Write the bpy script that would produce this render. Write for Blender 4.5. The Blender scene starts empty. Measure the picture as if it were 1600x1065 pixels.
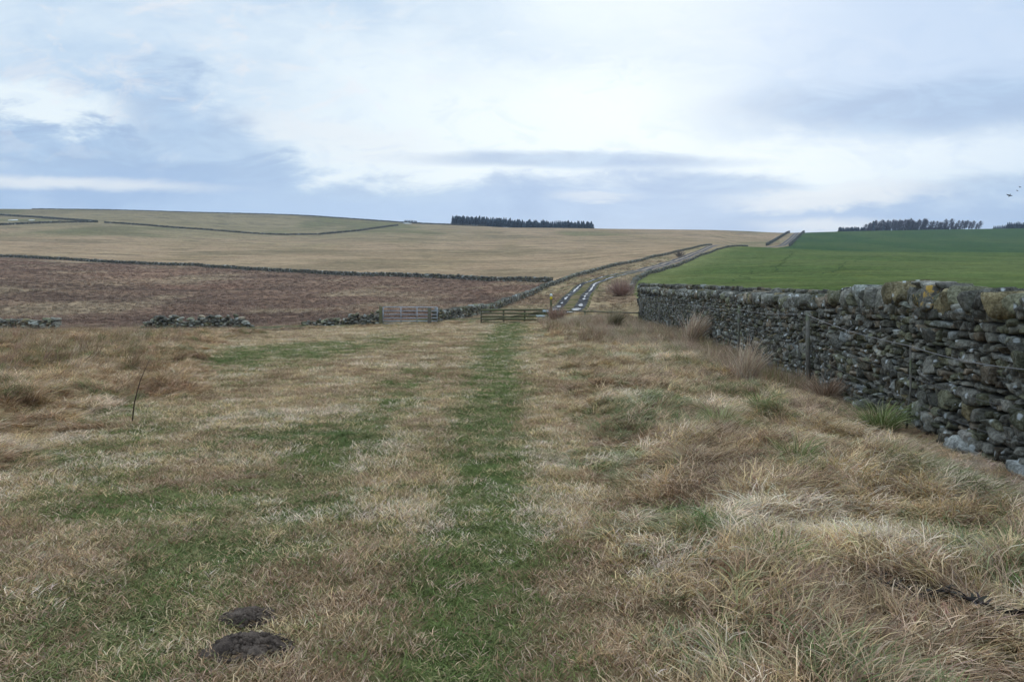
import bpy, math, random
import numpy as np
from mathutils import Vector, Matrix, Euler

R = math.radians
rng = np.random.default_rng(7)
random.seed(7)
S = bpy.context.scene
COL = S.collection

# ------------------------------------------------------------------ camera, world, sun, exposure
F = 1244.0            # focal length in photo pixels (photo 1600 wide)
EYE = 1.6
HOR = 460.0           # photo row of the horizon
cam_d = bpy.data.cameras.new('camera'); cam = bpy.data.objects.new('camera', cam_d); COL.objects.link(cam)
cam_d.sensor_width = 36; cam_d.lens = F / 1600 * 36
cam_d.shift_y = -(532.5 - HOR) / 1600
cam_d.clip_start = 0.05; cam_d.clip_end = 20000
cam.location = (0, 0, EYE); cam.rotation_euler = (R(90), 0, 0)
S.camera = cam

S.view_settings.view_transform = 'Standard'; S.view_settings.look = 'None'
S.view_settings.exposure = 0.0; S.view_settings.gamma = 1.0

SUN_EL, SUN_AZ = R(24), R(12)        # azimuth measured from +Y towards +X
sun_d = bpy.data.lights.new('sun', 'SUN'); sun_d.energy = 0.8; sun_d.angle = R(14); sun_d.color = (1, .96, .9)
sun = bpy.data.objects.new('sun', sun_d); COL.objects.link(sun)
sun.rotation_euler = Vector((-math.sin(SUN_AZ)*math.cos(SUN_EL), -math.cos(SUN_AZ)*math.cos(SUN_EL), -math.sin(SUN_EL))).to_track_quat('-Z', 'Y').to_euler()

world = bpy.data.worlds.new('World'); S.world = world; world.use_nodes = True
class NT:
    def __init__(s, nt): s.nt = nt; s.L = nt.links
    def n(s, t, **k):
        o = s.nt.nodes.new(t)
        for a, b in k.items(): setattr(o, a, b)
        return o
    def lk(s, a, b): s.L.new(a, b)
    def val(s, sock, v):
        if hasattr(v, 'is_linked') or isinstance(v, bpy.types.NodeSocket): s.L.new(v, sock)
        else: sock.default_value = v
    def m(s, op, a, b=None, c=None, clamp=False):
        o = s.n('ShaderNodeMath', operation=op, use_clamp=clamp); s.val(o.inputs[0], a)
        if b is not None: s.val(o.inputs[1], b)
        if c is not None: s.val(o.inputs[2], c)
        return o.outputs[0]
    def ss(s, x, a, b, lo=0., hi=1.):
        o = s.n('ShaderNodeMapRange', interpolation_type='SMOOTHSTEP'); s.val(o.inputs[0], x)
        o.inputs[1].default_value = a; o.inputs[2].default_value = b; o.inputs[3].default_value = lo; o.inputs[4].default_value = hi
        return o.outputs[0]
    def mix(s, f, a, b, bt='MIX'):
        o = s.n('ShaderNodeMix', data_type='RGBA', blend_type=bt)
        s.val(o.inputs[0], f)
        for i, v in ((6, a), (7, b)):
            if isinstance(v, tuple): v = v + (1.,) if len(v) == 3 else v
            s.val(o.inputs[i], v)
        return o.outputs[2]
    def noise(s, vec, scale, detail=4, rough=.55, dist=0.):
        o = s.n('ShaderNodeTexNoise'); s.L.new(vec, o.inputs['Vector'])
        o.inputs['Scale'].default_value = scale; o.inputs['Detail'].default_value = detail
        o.inputs['Roughness'].default_value = rough; o.inputs['Distortion'].default_value = dist
        return o.outputs[0]
    def mapping(s, vec, scale=(1,1,1), loc=(0,0,0)):
        o = s.n('ShaderNodeMapping'); s.L.new(vec, o.inputs[0]); o.inputs['Scale'].default_value = scale; o.inputs['Location'].default_value = loc
        return o.outputs[0]

def build_world():
    w = NT(world.node_tree); world.node_tree.nodes.clear()
    tc = w.n('ShaderNodeTexCoord'); sx = w.n('ShaderNodeSeparateXYZ'); w.lk(tc.outputs['Generated'], sx.inputs[0])
    sky = w.n('ShaderNodeTexSky', sky_type='NISHITA'); sky.sun_disc = False; sky.sun_elevation = SUN_EL; sky.sun_rotation = SUN_AZ
    sky.air_density = 1; sky.dust_density = 1; sky.ozone_density = 1
    x, y, z = sx.outputs
    # cloud layers live in sky directions: A = bearing, E = height, both in units where 1 is about 45 degrees
    yy = w.m('MAXIMUM', w.m('ABSOLUTE', y), .18)
    A = w.m('DIVIDE', x, yy); E = w.m('DIVIDE', z, yy)
    cb = w.n('ShaderNodeCombineXYZ'); w.lk(A, cb.inputs[0]); w.lk(E, cb.inputs[1]); w.lk(w.m('MULTIPLY', w.m('SIGN', y), 3.), cb.inputs[2])
    P = cb.outputs[0]
    nz = w.noise(w.mapping(P, (2.2, 5.5, 1), (3.1, .4, 0)), 1.3, 6, .58, .4)
    nz2 = w.noise(w.mapping(P, (1.3, 2.2, 1), (7.7, 2.4, 0)), 2.0, 6, .6, .3)
    nf = w.noise(w.mapping(P, (4, 12, 1), (1.3, 5.4, 0)), 2.2, 6, .65, .5)
    wob = w.m('MULTIPLY', w.m('SUBTRACT', nz, .5), .26)
    wob2 = w.m('MULTIPLY', w.m('SUBTRACT', nf, .5), .13)
    def blob(u, v, ru, rv, soft=.5, slope=0., wa=1., wb=1.):
        # soft ellipse; u, v, ru, rv in photo pixels turned into bearing / height
        ca, ce = (u - 800) / F, (HOR - v) / F
        a = w.m('DIVIDE', w.m('SUBTRACT', A, ca), ru / F)
        e = w.m('SUBTRACT', w.m('SUBTRACT', E, ce), w.m('MULTIPLY', w.m('SUBTRACT', A, ca), slope))
        e = w.m('ADD', e, w.m('MULTIPLY', wob, wa)); e = w.m('ADD', e, w.m('MULTIPLY', wob2, wb))
        e = w.m('DIVIDE', e, rv / F)
        d = w.m('SQRT', w.m('ADD', w.m('MULTIPLY', a, a), w.m('MULTIPLY', e, e)))
        return w.ss(d, 1 + soft, 1 - soft, 0, 1)
    def mx(*a):
        r = a[0]
        for b in a[1:]: r = w.m('MAXIMUM', r, b)
        return r
    # high thin veil, mottled, bluish
    base = w.mix(w.ss(nz2, .36, .64), (.47, .65, .87), (.73, .86, .98))
    base = w.mix(w.m('MULTIPLY', w.ss(nf, .5, .72), .5), base, (.90, .93, .97))
    # bright break in the middle of the sky
    bright = mx(blob(860, 205, 480, 135, .8, -.05, .7, .8), w.m('MULTIPLY', blob(1240, 255, 330, 55, .8, 0, .4, .4), 1.), w.m('MULTIPLY', blob(70, 165, 200, 38, .7, -.10, .6, .8), .9),
                blob(1330, 235, 420, 45, .7, .02, .3, .3), w.m('MULTIPLY', blob(1000, 60, 400, 130, .9, 0, 1, 1), .6))
    c = w.mix(bright, base, (.95, 1.04, 1.07))
    right = blob(1560, 60, 420, 160, .8, .0, .8, .6)
    c = w.mix(w.m('MULTIPLY', right, .8), c, (.60, .74, .95))
    # lavender grey clouds
    dark = mx(w.m('MULTIPLY', blob(310, 215, 130, 80, .45, -.45, .8, 1.2), .82),
              w.m('MULTIPLY', blob(60, 235, 230, 48, .5, -.12, .7, 1.), 1.),
              w.m('MULTIPLY', blob(330, 272, 330, 38, .6, -.05, .5, 1.), .9),
              w.m('MULTIPLY', blob(660, 305, 420, 36, .5, -.02, .35, .5), .85),
              w.m('MULTIPLY', blob(1500, 160, 350, 50, .5, .06, .35, .3), .85),
              w.m('MULTIPLY', blob(900, 250, 250, 12, .45, -.02, .07, .10), .8),
              w.m('MULTIPLY', blob(1130, 290, 130, 15, .4, 0, .10, .16), .85),
              w.m('MULTIPLY', blob(1540, 295, 150, 20, .55, .08, .15, .2), .75))
    c = w.mix(w.m('MULTIPLY', dark, .92), c, w.mix(w.ss(nf, .35, .65), (.37, .51, .74), (.47, .64, .86)))
    # band along the skyline
    low = w.ss(w.m('ADD', w.m('ADD', E, w.m('ADD', w.m('MULTIPLY', wob, .55), w.m('MULTIPLY', wob2, .4))), w.m('MULTIPLY', w.ss(A, .1, .45), .03)), .175, .115, 0, 1)
    c = w.mix(w.m('MULTIPLY', low, .85), c, w.mix(w.ss(nz, .4, .62), (.36, .52, .79), (.50, .67, .92)))
    slot = mx(w.m('MULTIPLY', blob(90, 287, 210, 9, .7, -.03, .06, .12), .85), w.m('MULTIPLY', blob(1290, 352, 90, 9, .8, 0, .1, .2), .7), w.m('MULTIPLY', blob(1310, 308, 150, 20, .6, .05, .35, .5), .75), w.m('MULTIPLY', blob(930, 306, 60, 8, .6, .0, .1, .3), .5), w.m('MULTIPLY', blob(520, 205, 150, 24, .7, -.15, .3, .4), .6))
    c = w.mix(slot, c, (.88, .93, .97))
    fine = w.noise(w.mapping(P, (3, 6, 1), (2.2, 8.1, 0)), 4.5, 7, .62, .6)
    puff = w.m('MULTIPLY', w.m('MULTIPLY', w.ss(fine, .53, .66), w.ss(E, .12, .26)), w.ss(A, .1, -.3))
    c = w.mix(w.m('MULTIPLY', puff, .38), c, (.93, .92, .94))
    c = w.mix(w.m('MULTIPLY', w.ss(fine, .47, .34), .13), c, (.42, .60, .86))
    sc = w.n('ShaderNodeVectorMath', operation='SCALE'); w.lk(c, sc.inputs[0]); w.lk(w.m('MULTIPLY', 10., w.ss(z, .34, .85, 1., 2.1)), sc.inputs['Scale'])
    back = w.ss(E, -.02, -.2, 0, 1)
    cc = w.mix(.93, sky.outputs[0], sc.outputs[0])
    cc = w.mix(back, cc, (.9, .9, .85))
    bg = w.n('ShaderNodeBackground'); bg.inputs[1].default_value = .1; w.lk(cc, bg.inputs[0])
    o = w.n('ShaderNodeOutputWorld'); w.lk(bg.outputs[0], o.inputs[0])
build_world()

# ------------------------------------------------------------------ numeric helpers
def hsh(ix, iy, seed):
    h = (ix.astype(np.int64) * 374761393 + iy.astype(np.int64) * 668265263 + seed * 1442695041) & 0x7fffffff
    h = ((h ^ (h >> 13)) * 1274126177) & 0x7fffffff
    h = (h ^ (h >> 16)) & 0xffff
    return h / 65535.0
def vn(x, y, seed=0):
    x = np.asarray(x, float); y = np.asarray(y, float)
    ix = np.floor(x); iy = np.floor(y); fx = x - ix; fy = y - iy
    fx = fx * fx * (3 - 2 * fx); fy = fy * fy * (3 - 2 * fy)
    a = hsh(ix, iy, seed); b = hsh(ix + 1, iy, seed); c = hsh(ix, iy + 1, seed); d = hsh(ix + 1, iy + 1, seed)
    return (a * (1 - fx) + b * fx) * (1 - fy) + (c * (1 - fx) + d * fx) * fy
def fbm(x, y, sc, oct=4, seed=0):
    x = np.asarray(x, float) / sc; y = np.asarray(y, float) / sc
    t = 0; a = .5; n = 0
    for i in range(oct):
        t = t + a * vn(x * 1.0 + 17 * i, y * 1.0 - 9 * i, seed + i); n += a; a *= .5; x = x * 2.03; y = y * 2.03
    return t / n
def sst(x, a, b):
    t = np.clip((np.asarray(x, float) - a) / (b - a), 0, 1); return t * t * (3 - 2 * t)
def pchip(xk, yk, x):
    xk = np.array(xk, float); yk = np.array(yk, float); h = np.diff(xk); d = np.diff(yk) / h
    m = np.zeros(len(xk)); m[0] = d[0]; m[-1] = d[-1]
    for i in range(1, len(xk) - 1):
        if d[i-1] * d[i] > 0:
            w1 = 2*h[i] + h[i-1]; w2 = h[i] + 2*h[i-1]; m[i] = (w1 + w2) / (w1 / d[i-1] + w2 / d[i])
    x = np.clip(x, xk[0], xk[-1]); i = np.clip(np.searchsorted(xk, x) - 1, 0, len(h) - 1)
    t = (x - xk[i]) / h[i]
    return ((1+2*t)*(1-t)**2*yk[i] + t*(1-t)**2*h[i]*m[i] + t*t*(3-2*t)*yk[i+1] + t*t*(t-1)*h[i]*m[i+1])

# ------------------------------------------------------------------ the lie of the land
# for bearings (u, photo column) the ground height at distances Y, surveyed as (Y, photo row where the ground there shows)
SURV = {
 -900: [(57,520),(110,478),(220,425),(400,380),(700,340),(1000,322)],
    0: [(30,533),(57,517),(80,492),(110,464),(160,434),(230,410),(285,402),(450,373),(620,350),(800,336),(950,327.5)],
  150: [(30,533),(57,518),(80,494),(110,468),(160,440),(230,416),(270,409),(450,376),(620,351),(800,338),(950,329)],
  300: [(30,533),(57,517),(80,494),(110,470),(160,445),(225,421),(250,416),(450,382),(620,360),(800,345),(950,333)],
  450: [(30,532),(57,513),(80,491),(110,470),(160,444),(212,426),(450,386),(620,369),(800,354),(950,337)],
  600: [(30,531),(57,507),(80,488),(110,468),(150,449),(190,432),(300,406),(450,385),(620,367),(850,352),(950,346.5)],
  740: [(30,531),(57,502),(68,492),(85,479),(110,465),(150,446),(175,437),(300,407),(450,387),(620,371),(850,355),(950,353.5)],
  860: [(30,531),(52,502),(58,495),(75,482),(100,465),(125,451),(148,442),(200,425),(300,405),(450,385),(620,371),(900,358)],
  910: [(30,531),(52,500),(60,490),(75,473),(95,457),(125,442),(155,431),(200,421),(300,402),(450,385),(620,372),(900,358.5)],
  960: [(30,531),(52,498),(66,482),(85,463),(105,449),(130,437),(155,428.5),(190,418),(300,398),(450,385),(620,372),(900,359.5)],
 1020: [(30,528),(45,510),(60,476),(80,457),(100,447),(140,433),(180,422),(220,412),(255,402),(330,391),(450,384),(620,373),(900,360)],
 1060: [(30,526),(42,508),(62,456),(100,443),(150,430),(225,412),(260,403),(300,394.5),(350,387),(450,384),(620,373),(900,360.5)],
 1110: [(30,524),(40,506),(55,461),(70,451),(100,441),(150,428),(225,411),(280,400),(330,391),(362,384),(450,382.5),(620,374),(900,361)],
 1160: [(24,540),(38,506),(48,471),(60,453),(100,441),(150,428),(225,410),(300,396),(350,388),(375,385),(450,386),(560,384.5),(700,373),(900,362)],
 1230: [(20,559),(36,505),(45,474),(58,454),(100,439),(150,426),(225,408),(300,396),(380,388),(440,391),(540,385.5),(700,373),(860,364),(900,364)],
 1300: [(18,570),(34,505),(42,476),(54,456),(100,438),(150,425),(225,408),(300,397),(370,391.5),(440,394),(520,388),(700,374),(880,363)],
 1450: [(16,584),(30,508),(38,477),(50,458),(100,438),(150,425),(225,409),(300,398),(350,394),(420,396),(520,389),(700,372),(880,360)],
 1620: [(14,602),(26,512),(34,478),(46,460),(100,438),(150,425),(225,409),(300,399),(340,395),(420,397),(520,389),(700,371),(880,357.5)],
 2500: [(12,625),(22,530),(34,480),(60,456),(150,425),(300,400),(600,380),(900,354)],
}
UK = np.array(sorted(SURV))
YG = np.exp(np.linspace(math.log(3), math.log(6000), 900))
cols = []
for u in UK:
    pts = SURV[u]; ys = [0., 6., 14.]; zs = [0., 0., 0.]
    for (Y, py) in pts:
        if Y > 14: ys.append(Y); zs.append(EYE + (HOR - py) / F * Y)
    if ys[3] > 22: zs[2] = -.0
    Yc, zc = ys[-1], zs[-1]
    ys += [Yc * 1.08, Yc * 1.35, 2600, 6000]; zs += [zc * 1.02, zc * .98, zc * .9, zc * .8]
    cols.append(pchip(ys, zs, YG))
cols = np.array(cols)
UG = np.linspace(-900, 2500, 851)
ZG = np.array([pchip(UK, cols[:, j], UG) for j in range(len(YG))]).T     # [u, Y]
LY0, LYD = math.log(YG[0]), math.log(YG[1]) - math.log(YG[0])
def base_z(X, Y):
    X = np.asarray(X, float); Y = np.asarray(Y, float)
    r = np.hypot(X, Y); Yc = np.maximum(Y, .28 * r + .01)
    u = np.clip(800 + F * X / Yc, -900, 2499.9); a = (u + 900) / 4.0
    b = np.clip((np.log(np.maximum(Yc, YG[0])) - LY0) / LYD, 0, len(YG) - 1.001)
    i = a.astype(int); j = b.astype(int); fa = a - i; fb = b - j
    i = np.minimum(i, 849)
    z = (ZG[i, j]*(1-fb) + ZG[i, j+1]*fb)*(1-fa) + (ZG[i+1, j]*(1-fb) + ZG[i+1, j+1]*fb)*fa
    back = sst(Y, -5, 15)
    return z * back
def wall_x(Y):      # left face of the near drystone wall
    return np.interp(Y, [-20, 2, 7.2, 13.7, 25, 38, 50], [2.4, 4.0, 4.5, 5.2, 6.2, 7.2, 8.05])
def xr(Y): return .22 + .022 * np.asarray(Y, float)
def xl(Y): return np.interp(Y, [0, 7.1, 14.2, 20, 31, 45, 57], [-4.3, -4.7, -5.7, -7.7, -11.5, -14, -20])
def rough_amt(X, Y):    # 0 close turf .. 1 rank tussock
    n = (fbm(X, Y, 1.3, 3, 5) - .5)
    n2 = (fbm(X, Y, 3.5, 2, 8) - .5)
    r = sst(X + n * 1.1, xr(Y) + .05, xr(Y) + 1.15)
    l = sst(-X + n * 1.6 + n2 * 1.2, -xl(Y) - .5, -xl(Y) + .9)
    f = sst(Y + n * 6, 50, 55)
    return np.maximum(np.maximum(r, l), f * .6)
def micro(X, Y):
    a = rough_amt(X, Y); fade = sst(-Y, -75, -45)
    h = (fbm(X, Y, .62, 3, 11) - .5) * .34 * a + (fbm(X, Y, 2.6, 2, 12) - .5) * .22 * a
    h = h + (fbm(X, Y, .38, 3, 15) - .5) * .065 + (fbm(X, Y, 2.2, 2, 19) - .5) * .06
    h = h + .10 * a
    xc = np.interp(Y, [3.3, 8.3, 28, 50], [-.08, -.27, -.45, 0])
    h = h - .035 * np.exp(-((X - xc) / .45) ** 2) - .03 * np.exp(-((X + 1.75) / .45) ** 2) * sst(-Y, -22, -12)
    h = h * (1 - .85 * sst(X - (wall_x(Y) - 1.3), 0, .9) * (Y < 52))
    far = sst(Y, 60, 100) * (1 - sst(Y, 300, 420)) * (fbm(X, Y, 14, 3, 31) - .5) * .6
    return h * fade + far
def gz(X, Y):
    return base_z(X, Y) + micro(X, Y)
def gz1(X, Y): return float(gz(np.array([X]), np.array([Y]))[0])
def P(u, Y, z=None):
    X = (u - 800) / F * Y
    return (X, Y, gz1(X, Y) if z is None else z)

# field boundaries (photo column, distance)
TL = np.array([(57,680),(60,706),(68,752),(78,778),(92,803),(125,850),(150,890),(180,935),(220,985),(270,1035),(330,1075),(362,1100),(380,1112)], float)
TR = np.array([(57,1010),(92,985),(125,995),(150,1010),(180,1035),(220,1066),(270,1090),(330,1120),(365,1145),(385,1168)], float)
TRK = np.array([(57,869),(60,873),(66,886),(78,896),(92,904),(110,917),(125,930),(150,962),(180,1003),(220,1040),(270,1072),(330,1099),(362,1114),(400,1128),(470,1165),(560,1221),(700,1236),(860,1246),(900,1249)], float)
WA = np.array([(-300,350),(0,285),(150,268),(300,250),(450,212),(600,190),(740,174),(862,148)], float)  # (u, Y)
WB = np.array([(1000,64),(1100,53),(1200,46),(1310,40),(1450,34),(1620,29),(2000,24)], float)
U2L = np.array([(560,1197),(700,1217),(870,1234)], float); U2R = np.array([(545,1233),(700,1245),(870,1257)], float)
def zones(X, Y):
    """0 near ground, 1 moor, 2 pale field, 3 lane verge, 4 green field, 5 upper green field"""
    Ys = np.maximum(Y, .1); u = 800 + F * X / Ys
    z = np.zeros(X.shape, int)
    ul = np.interp(Y, TL[:, 0], TL[:, 1]); ur = np.interp(Y, TR[:, 0], TR[:, 1])
    ya = np.interp(u, WA[:, 0], WA[:, 1]); yb = np.interp(u, WB[:, 0], WB[:, 1])
    far = Y > 57
    z[far & (u < ul) & (Y < ya)] = 1
    z[far & (((u < ul) & (Y >= ya)))] = 2
    z[far & (u >= ul) & (u <= ur) & (Y < 385)] = 3
    z[(u > ur) & (Y > yb) & (u > 990) & (Y < 400)] = 4
    up = Y >= 385
    u2 = np.interp(Y, [385, 560, 870], [1160, 1233, 1257]); u2l = np.interp(Y, [385, 560, 870], [1120, 1197, 1234])
    z[up & (u > u2)] = 5; z[up & (u <= u2l)] = 2; z[up & (u <= u2) & (u > u2l)] = 3
    z[(X > wall_x(Y) + .3) & (Y <= yb) & (Y < 64)] = 6
    return z
def lerp(a, b, t): return a * (1 - t)[..., None] + b * t[..., None]
C = lambda *a: np.array(a, float)
def greenness(X, Y):
    xc = np.interp(Y, [3.3, 8.3, 28, 50], [-.08, -.27, -.42, .05]); w = np.interp(Y, [3.3, 8.3, 20, 28, 50], [.38, .45, .66, .85, 1.05])
    n = fbm(X, Y, .9, 4, 41) - .5; n2 = fbm(X, Y, 3.0, 3, 44) - .5
    path = .92 * np.exp(-np.abs((X - xc + n * .5 + (fbm(Y, Y * 0, 2.3, 2, 47) - .5) * .3) / w) ** 2.4)
    p2 = .62 * np.exp(-((X + 1.85 + n * .5) / .55) ** 2) * sst(-Y, -24, -13)
    gB = .95 * np.exp(-(((X + 6.7) / 2.2) ** 2 + ((Y - 22) / 5.5) ** 2) ** 1.5) + .55 * np.exp(-(((X + 5.2) / 1.6) ** 2 + ((Y - 29) / 6) ** 2))
    nl = .27 * sst(n2 * .7 + n * 1.3, -.03, .22) * sst(-X, .8, 2.0) * sst(-Y, -14, -7) + .25 * sst(n2, .02, .2) * sst(-Y, -30, -9)
    g = np.maximum(p2, np.maximum(gB, nl)) * np.clip(1 + n * 2.2, .3, 1.35)
    g = np.maximum(g, path * np.clip(1 + n * .5, .75, 1.15))
    r = rough_amt(X, Y)
    return np.clip(g, 0, 1) * (1 - .75 * r) + .12 * r * sst(n + n2, .05, .3)
def ground_colour(X, Y):
    z = zones(X, Y)
    c = np.zeros(X.shape + (3,))
    n = fbm(X, Y, 2.2, 4, 51); nb = fbm(X, Y * .35, 26, 4, 52); ns = fbm(X * .35, Y, 9, 4, 53); nc = fbm(X, Y, 60, 3, 54)
    g = greenness(X, Y)
    near = lerp(lerp(C(.19, .14, .08) + 0 * c, C(.30, .235, .14) + 0 * c, sst(n, .35, .65)), C(.075, .095, .035) + 0 * c, np.clip(g * 1.1, 0, 1))
    moor = lerp(C(.212, .138, .098) + 0 * c, C(.27, .19, .128) + 0 * c, sst(nb * .6 + ns * .4, .47, .66))
    moor = lerp(moor, C(.135, .088, .066) + 0 * c, sst(ns, .48, .64) * .75)
    moor = lerp(moor, C(.34, .26, .17) + 0 * c, sst(fbm(X, Y * .6, 13, 4, 63), .55, .68) * .6)
    moor = lerp(moor, C(.24, .145, .10) + 0 * c, sst(fbm(X, Y, 30, 3, 61), .55, .75) * .6)
    pale = lerp(C(.33, .235, .15) + 0 * c, C(.27, .198, .118) + 0 * c, sst(nb, .38, .68) * .7)
    pale = lerp(pale, C(.37, .275, .18) + 0 * c, sst(ns, .5, .7) * .4)
    hi = sst(Y + (nc - .5) * 260, 430, 640)
    pale = lerp(pale, C(.20, .18, .105) + 0 * c, hi * .6 * sst(-X, -60, 160))
    pale = lerp(pale, C(.12, .13, .06) + 0 * c, sst(fbm(X, Y * .6, 70, 3, 66), .5, .68) * .6 * hi)
    pale = lerp(pale, C(.13, .11, .07) + 0 * c, sst(fbm(X * .5, Y, 9, 4, 67), .60, .68) * .5)
    pale = lerp(pale, C(.15, .125, .08) + 0 * c, sst(fbm(X * .35, Y * .5, 20, 4, 68), .58, .7) * .4)
    lane = lerp(C(.31, .235, .145) + 0 * c, C(.19, .165, .085) + 0 * c, sst(n * .5 + nb * .5, .45, .62))
    lane = lerp(lane, C(.20, .125, .085) + 0 * c, sst(fbm(X, Y, 11, 3, 71), .55, .72) * .6)
    grn = lerp(C(.080, .110, .038) + 0 * c, C(.102, .126, .047) + 0 * c, sst(fbm(X * .4, Y, 25, 3, 73), .4, .65))
    grn = lerp(grn, C(.13, .15, .045) + 0 * c, sst(fbm(X, Y, 7, 3, 77), .62, .8) * .5)
    grn = lerp(grn, C(.20, .21, .09) + 0 * c, np.exp(-((800 + F * X / np.maximum(Y, 1) - np.interp(Y, TR[:, 0], TR[:, 1])) / F * Y / 7.) ** 2) * .55)
    upg = lerp(C(.046, .080, .028) + 0 * c, C(.062, .092, .032) + 0 * c, sst(nb, .4, .65))
    for k, v in ((0, near), (1, moor), (2, pale), (3, lane), (4, grn), (5, upg), (6, lane * .8)):
        m = z == k; c[m] = v[m]
    return c

# ------------------------------------------------------------------ materials
def mat(name): 
    m = bpy.data.materials.new(name); m.use_nodes = True; m.node_tree.nodes.clear(); return m, NT(m.node_tree)
def finish(w, col, rough=.85, bump=None, bstr=.4, bdist=.02, spec=.3, metal=0., transl=0.):
    b = w.n('ShaderNodeBsdfPrincipled')
    w.val(b.inputs['Base Color'], col if not isinstance(col, tuple) else col + (1.,)); w.val(b.inputs['Roughness'], rough)
    b.inputs['Specular IOR Level'].default_value = spec; b.inputs['Metallic'].default_value = metal
    if bump is not None:
        bp = w.n('ShaderNodeBump'); bp.inputs['Strength'].default_value = bstr; bp.inputs['Distance'].default_value = bdist
        w.lk(bump, bp.inputs['Height']); w.lk(bp.outputs[0], b.inputs['Normal'])
    o = w.n('ShaderNodeOutputMaterial')
    if transl:
        t = w.n('ShaderNodeBsdfTranslucent'); w.val(t.inputs[0], col if not isinstance(col, tuple) else col + (1.,))
        mx = w.n('ShaderNodeMixShader'); mx.inputs[0].default_value = transl
        w.lk(b.outputs[0], mx.inputs[1]); w.lk(t.outputs[0], mx.inputs[2]); w.lk(mx.outputs[0], o.inputs[0])
    else: w.lk(b.outputs[0], o.inputs[0])
def attr(w, name, typ='GEOMETRY'):
    a = w.n('ShaderNodeAttribute', attribute_type=typ, attribute_name=name); return a.outputs['Color']
def pos(w):
    g = w.n('ShaderNodeNewGeometry'); return g.outputs['Position']

M = {}
m, w = mat('field_ground'); p = pos(w)
n1 = w.noise(w.mapping(p, (.5, .5, .5)), 1.0, 8, .7, .3); n2 = w.noise(w.mapping(p, (1.2, 2.2, 1)), 1.6, 8, .7); n3 = w.noise(w.mapping(p, (.06, .11, .1)), 1., 6, .65)
c = w.mix(1., attr(w, 'zc'), w.mix(w.ss(n2, .28, .72), (.55, .52, .5), (1.45, 1.45, 1.4)), 'MULTIPLY')
c = w.mix(1., c, w.mix(w.ss(n1, .35, .65), (.78, .78, .78), (1.22, 1.2, 1.18)), 'MULTIPLY')
c = w.mix(1., c, w.mix(w.ss(n3, .35, .65), (.88, .86, .86), (1.12, 1.12, 1.1)), 'MULTIPLY')
finish(w, c, 1., w.m('ADD', n2, w.m('MULTIPLY', n1, 2.)), .8, .12, 0.); M['ground'] = m

m, w = mat('grass_blade'); c = w.mix(1., attr(w, 'col', 'INSTANCER'), attr(w, 'bc'), 'MULTIPLY'); finish(w, c, .75, spec=.15, transl=.22); M['blade'] = m
m, w = mat('grass_plain'); c = attr(w, 'bc'); finish(w, c, .75, spec=.15, transl=.2); M['blade2'] = m
m, w = mat('twig'); c = attr(w, 'bc'); finish(w, c, .85, spec=.15); M['twig'] = m

m, w = mat('drystone'); p = pos(w)
sc_ = attr(w, 'sc')
n1 = w.noise(p, 7., 8, .65, .2); n2 = w.noise(w.mapping(p, (1, 1, 1), (4, 2, 1)), 32., 6, .7); n3 = w.noise(w.mapping(p, (1, 1, 1), (9, 5, 3)), 3.2, 5, .6)
c = w.mix(1., sc_, w.mix(w.ss(n1, .3, .7), (.5, .5, .5), (1.5, 1.5, 1.5)), 'MULTIPLY')
c = w.mix(1., c, w.mix(w.ss(n2, .34, .66), (.6, .6, .6), (1.4, 1.4, 1.4)), 'MULTIPLY')
c = w.mix(w.m('MULTIPLY', w.ss(n3, .50, .64), .36), c, (.088, .092, .058))
c = w.mix(w.m('MULTIPLY', w.ss(n2, .53, .70), .45), c, (.26, .28, .26))
vo = w.n('ShaderNodeTexVoronoi'); w.lk(w.mapping(p, (1, 1, 1)), vo.inputs['Vector']); vo.inputs['Scale'].default_value = 10.
wn = w.n('ShaderNodeTexWhiteNoise'); w.lk(vo.outputs['Color'], wn.inputs['Vector'])
lim = w.m('MULTIPLY', w.ss(w.m('ADD', vo.outputs['Distance'], w.m('MULTIPLY', n2, .5)), .62, .46), w.m('GREATER_THAN', wn.outputs['Value'], .78))
c = w.mix(w.m('MULTIPLY', lim, .9), c, (.52, .54, .53))
sep = w.n('ShaderNodeSeparateColor'); w.lk(attr(w, 'lich'), sep.inputs[0])
c = w.mix(w.m('MULTIPLY', w.m('MULTIPLY', sep.outputs[0], .8), w.ss(w.m('ADD', n1, w.m('MULTIPLY', n2, .6)), .83, .93)), c, (.50, .30, .04))
finish(w, c, .92, w.m('ADD', w.m('MULTIPLY', n1, 1.), w.m('MULTIPLY', n2, .5)), 1., .05, .12); M['stone'] = m

m, w = mat('far_stone'); p = pos(w); n1 = w.noise(p, 1.6, 6, .7)
c = w.mix(1., attr(w, 'sc'), w.mix(w.ss(n1, .3, .7), (.6, .6, .55), (1.5, 1.5, 1.5)), 'MULTIPLY'); finish(w, c, .95, n1, .6, .08, .1); M['farstone'] = m

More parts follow.
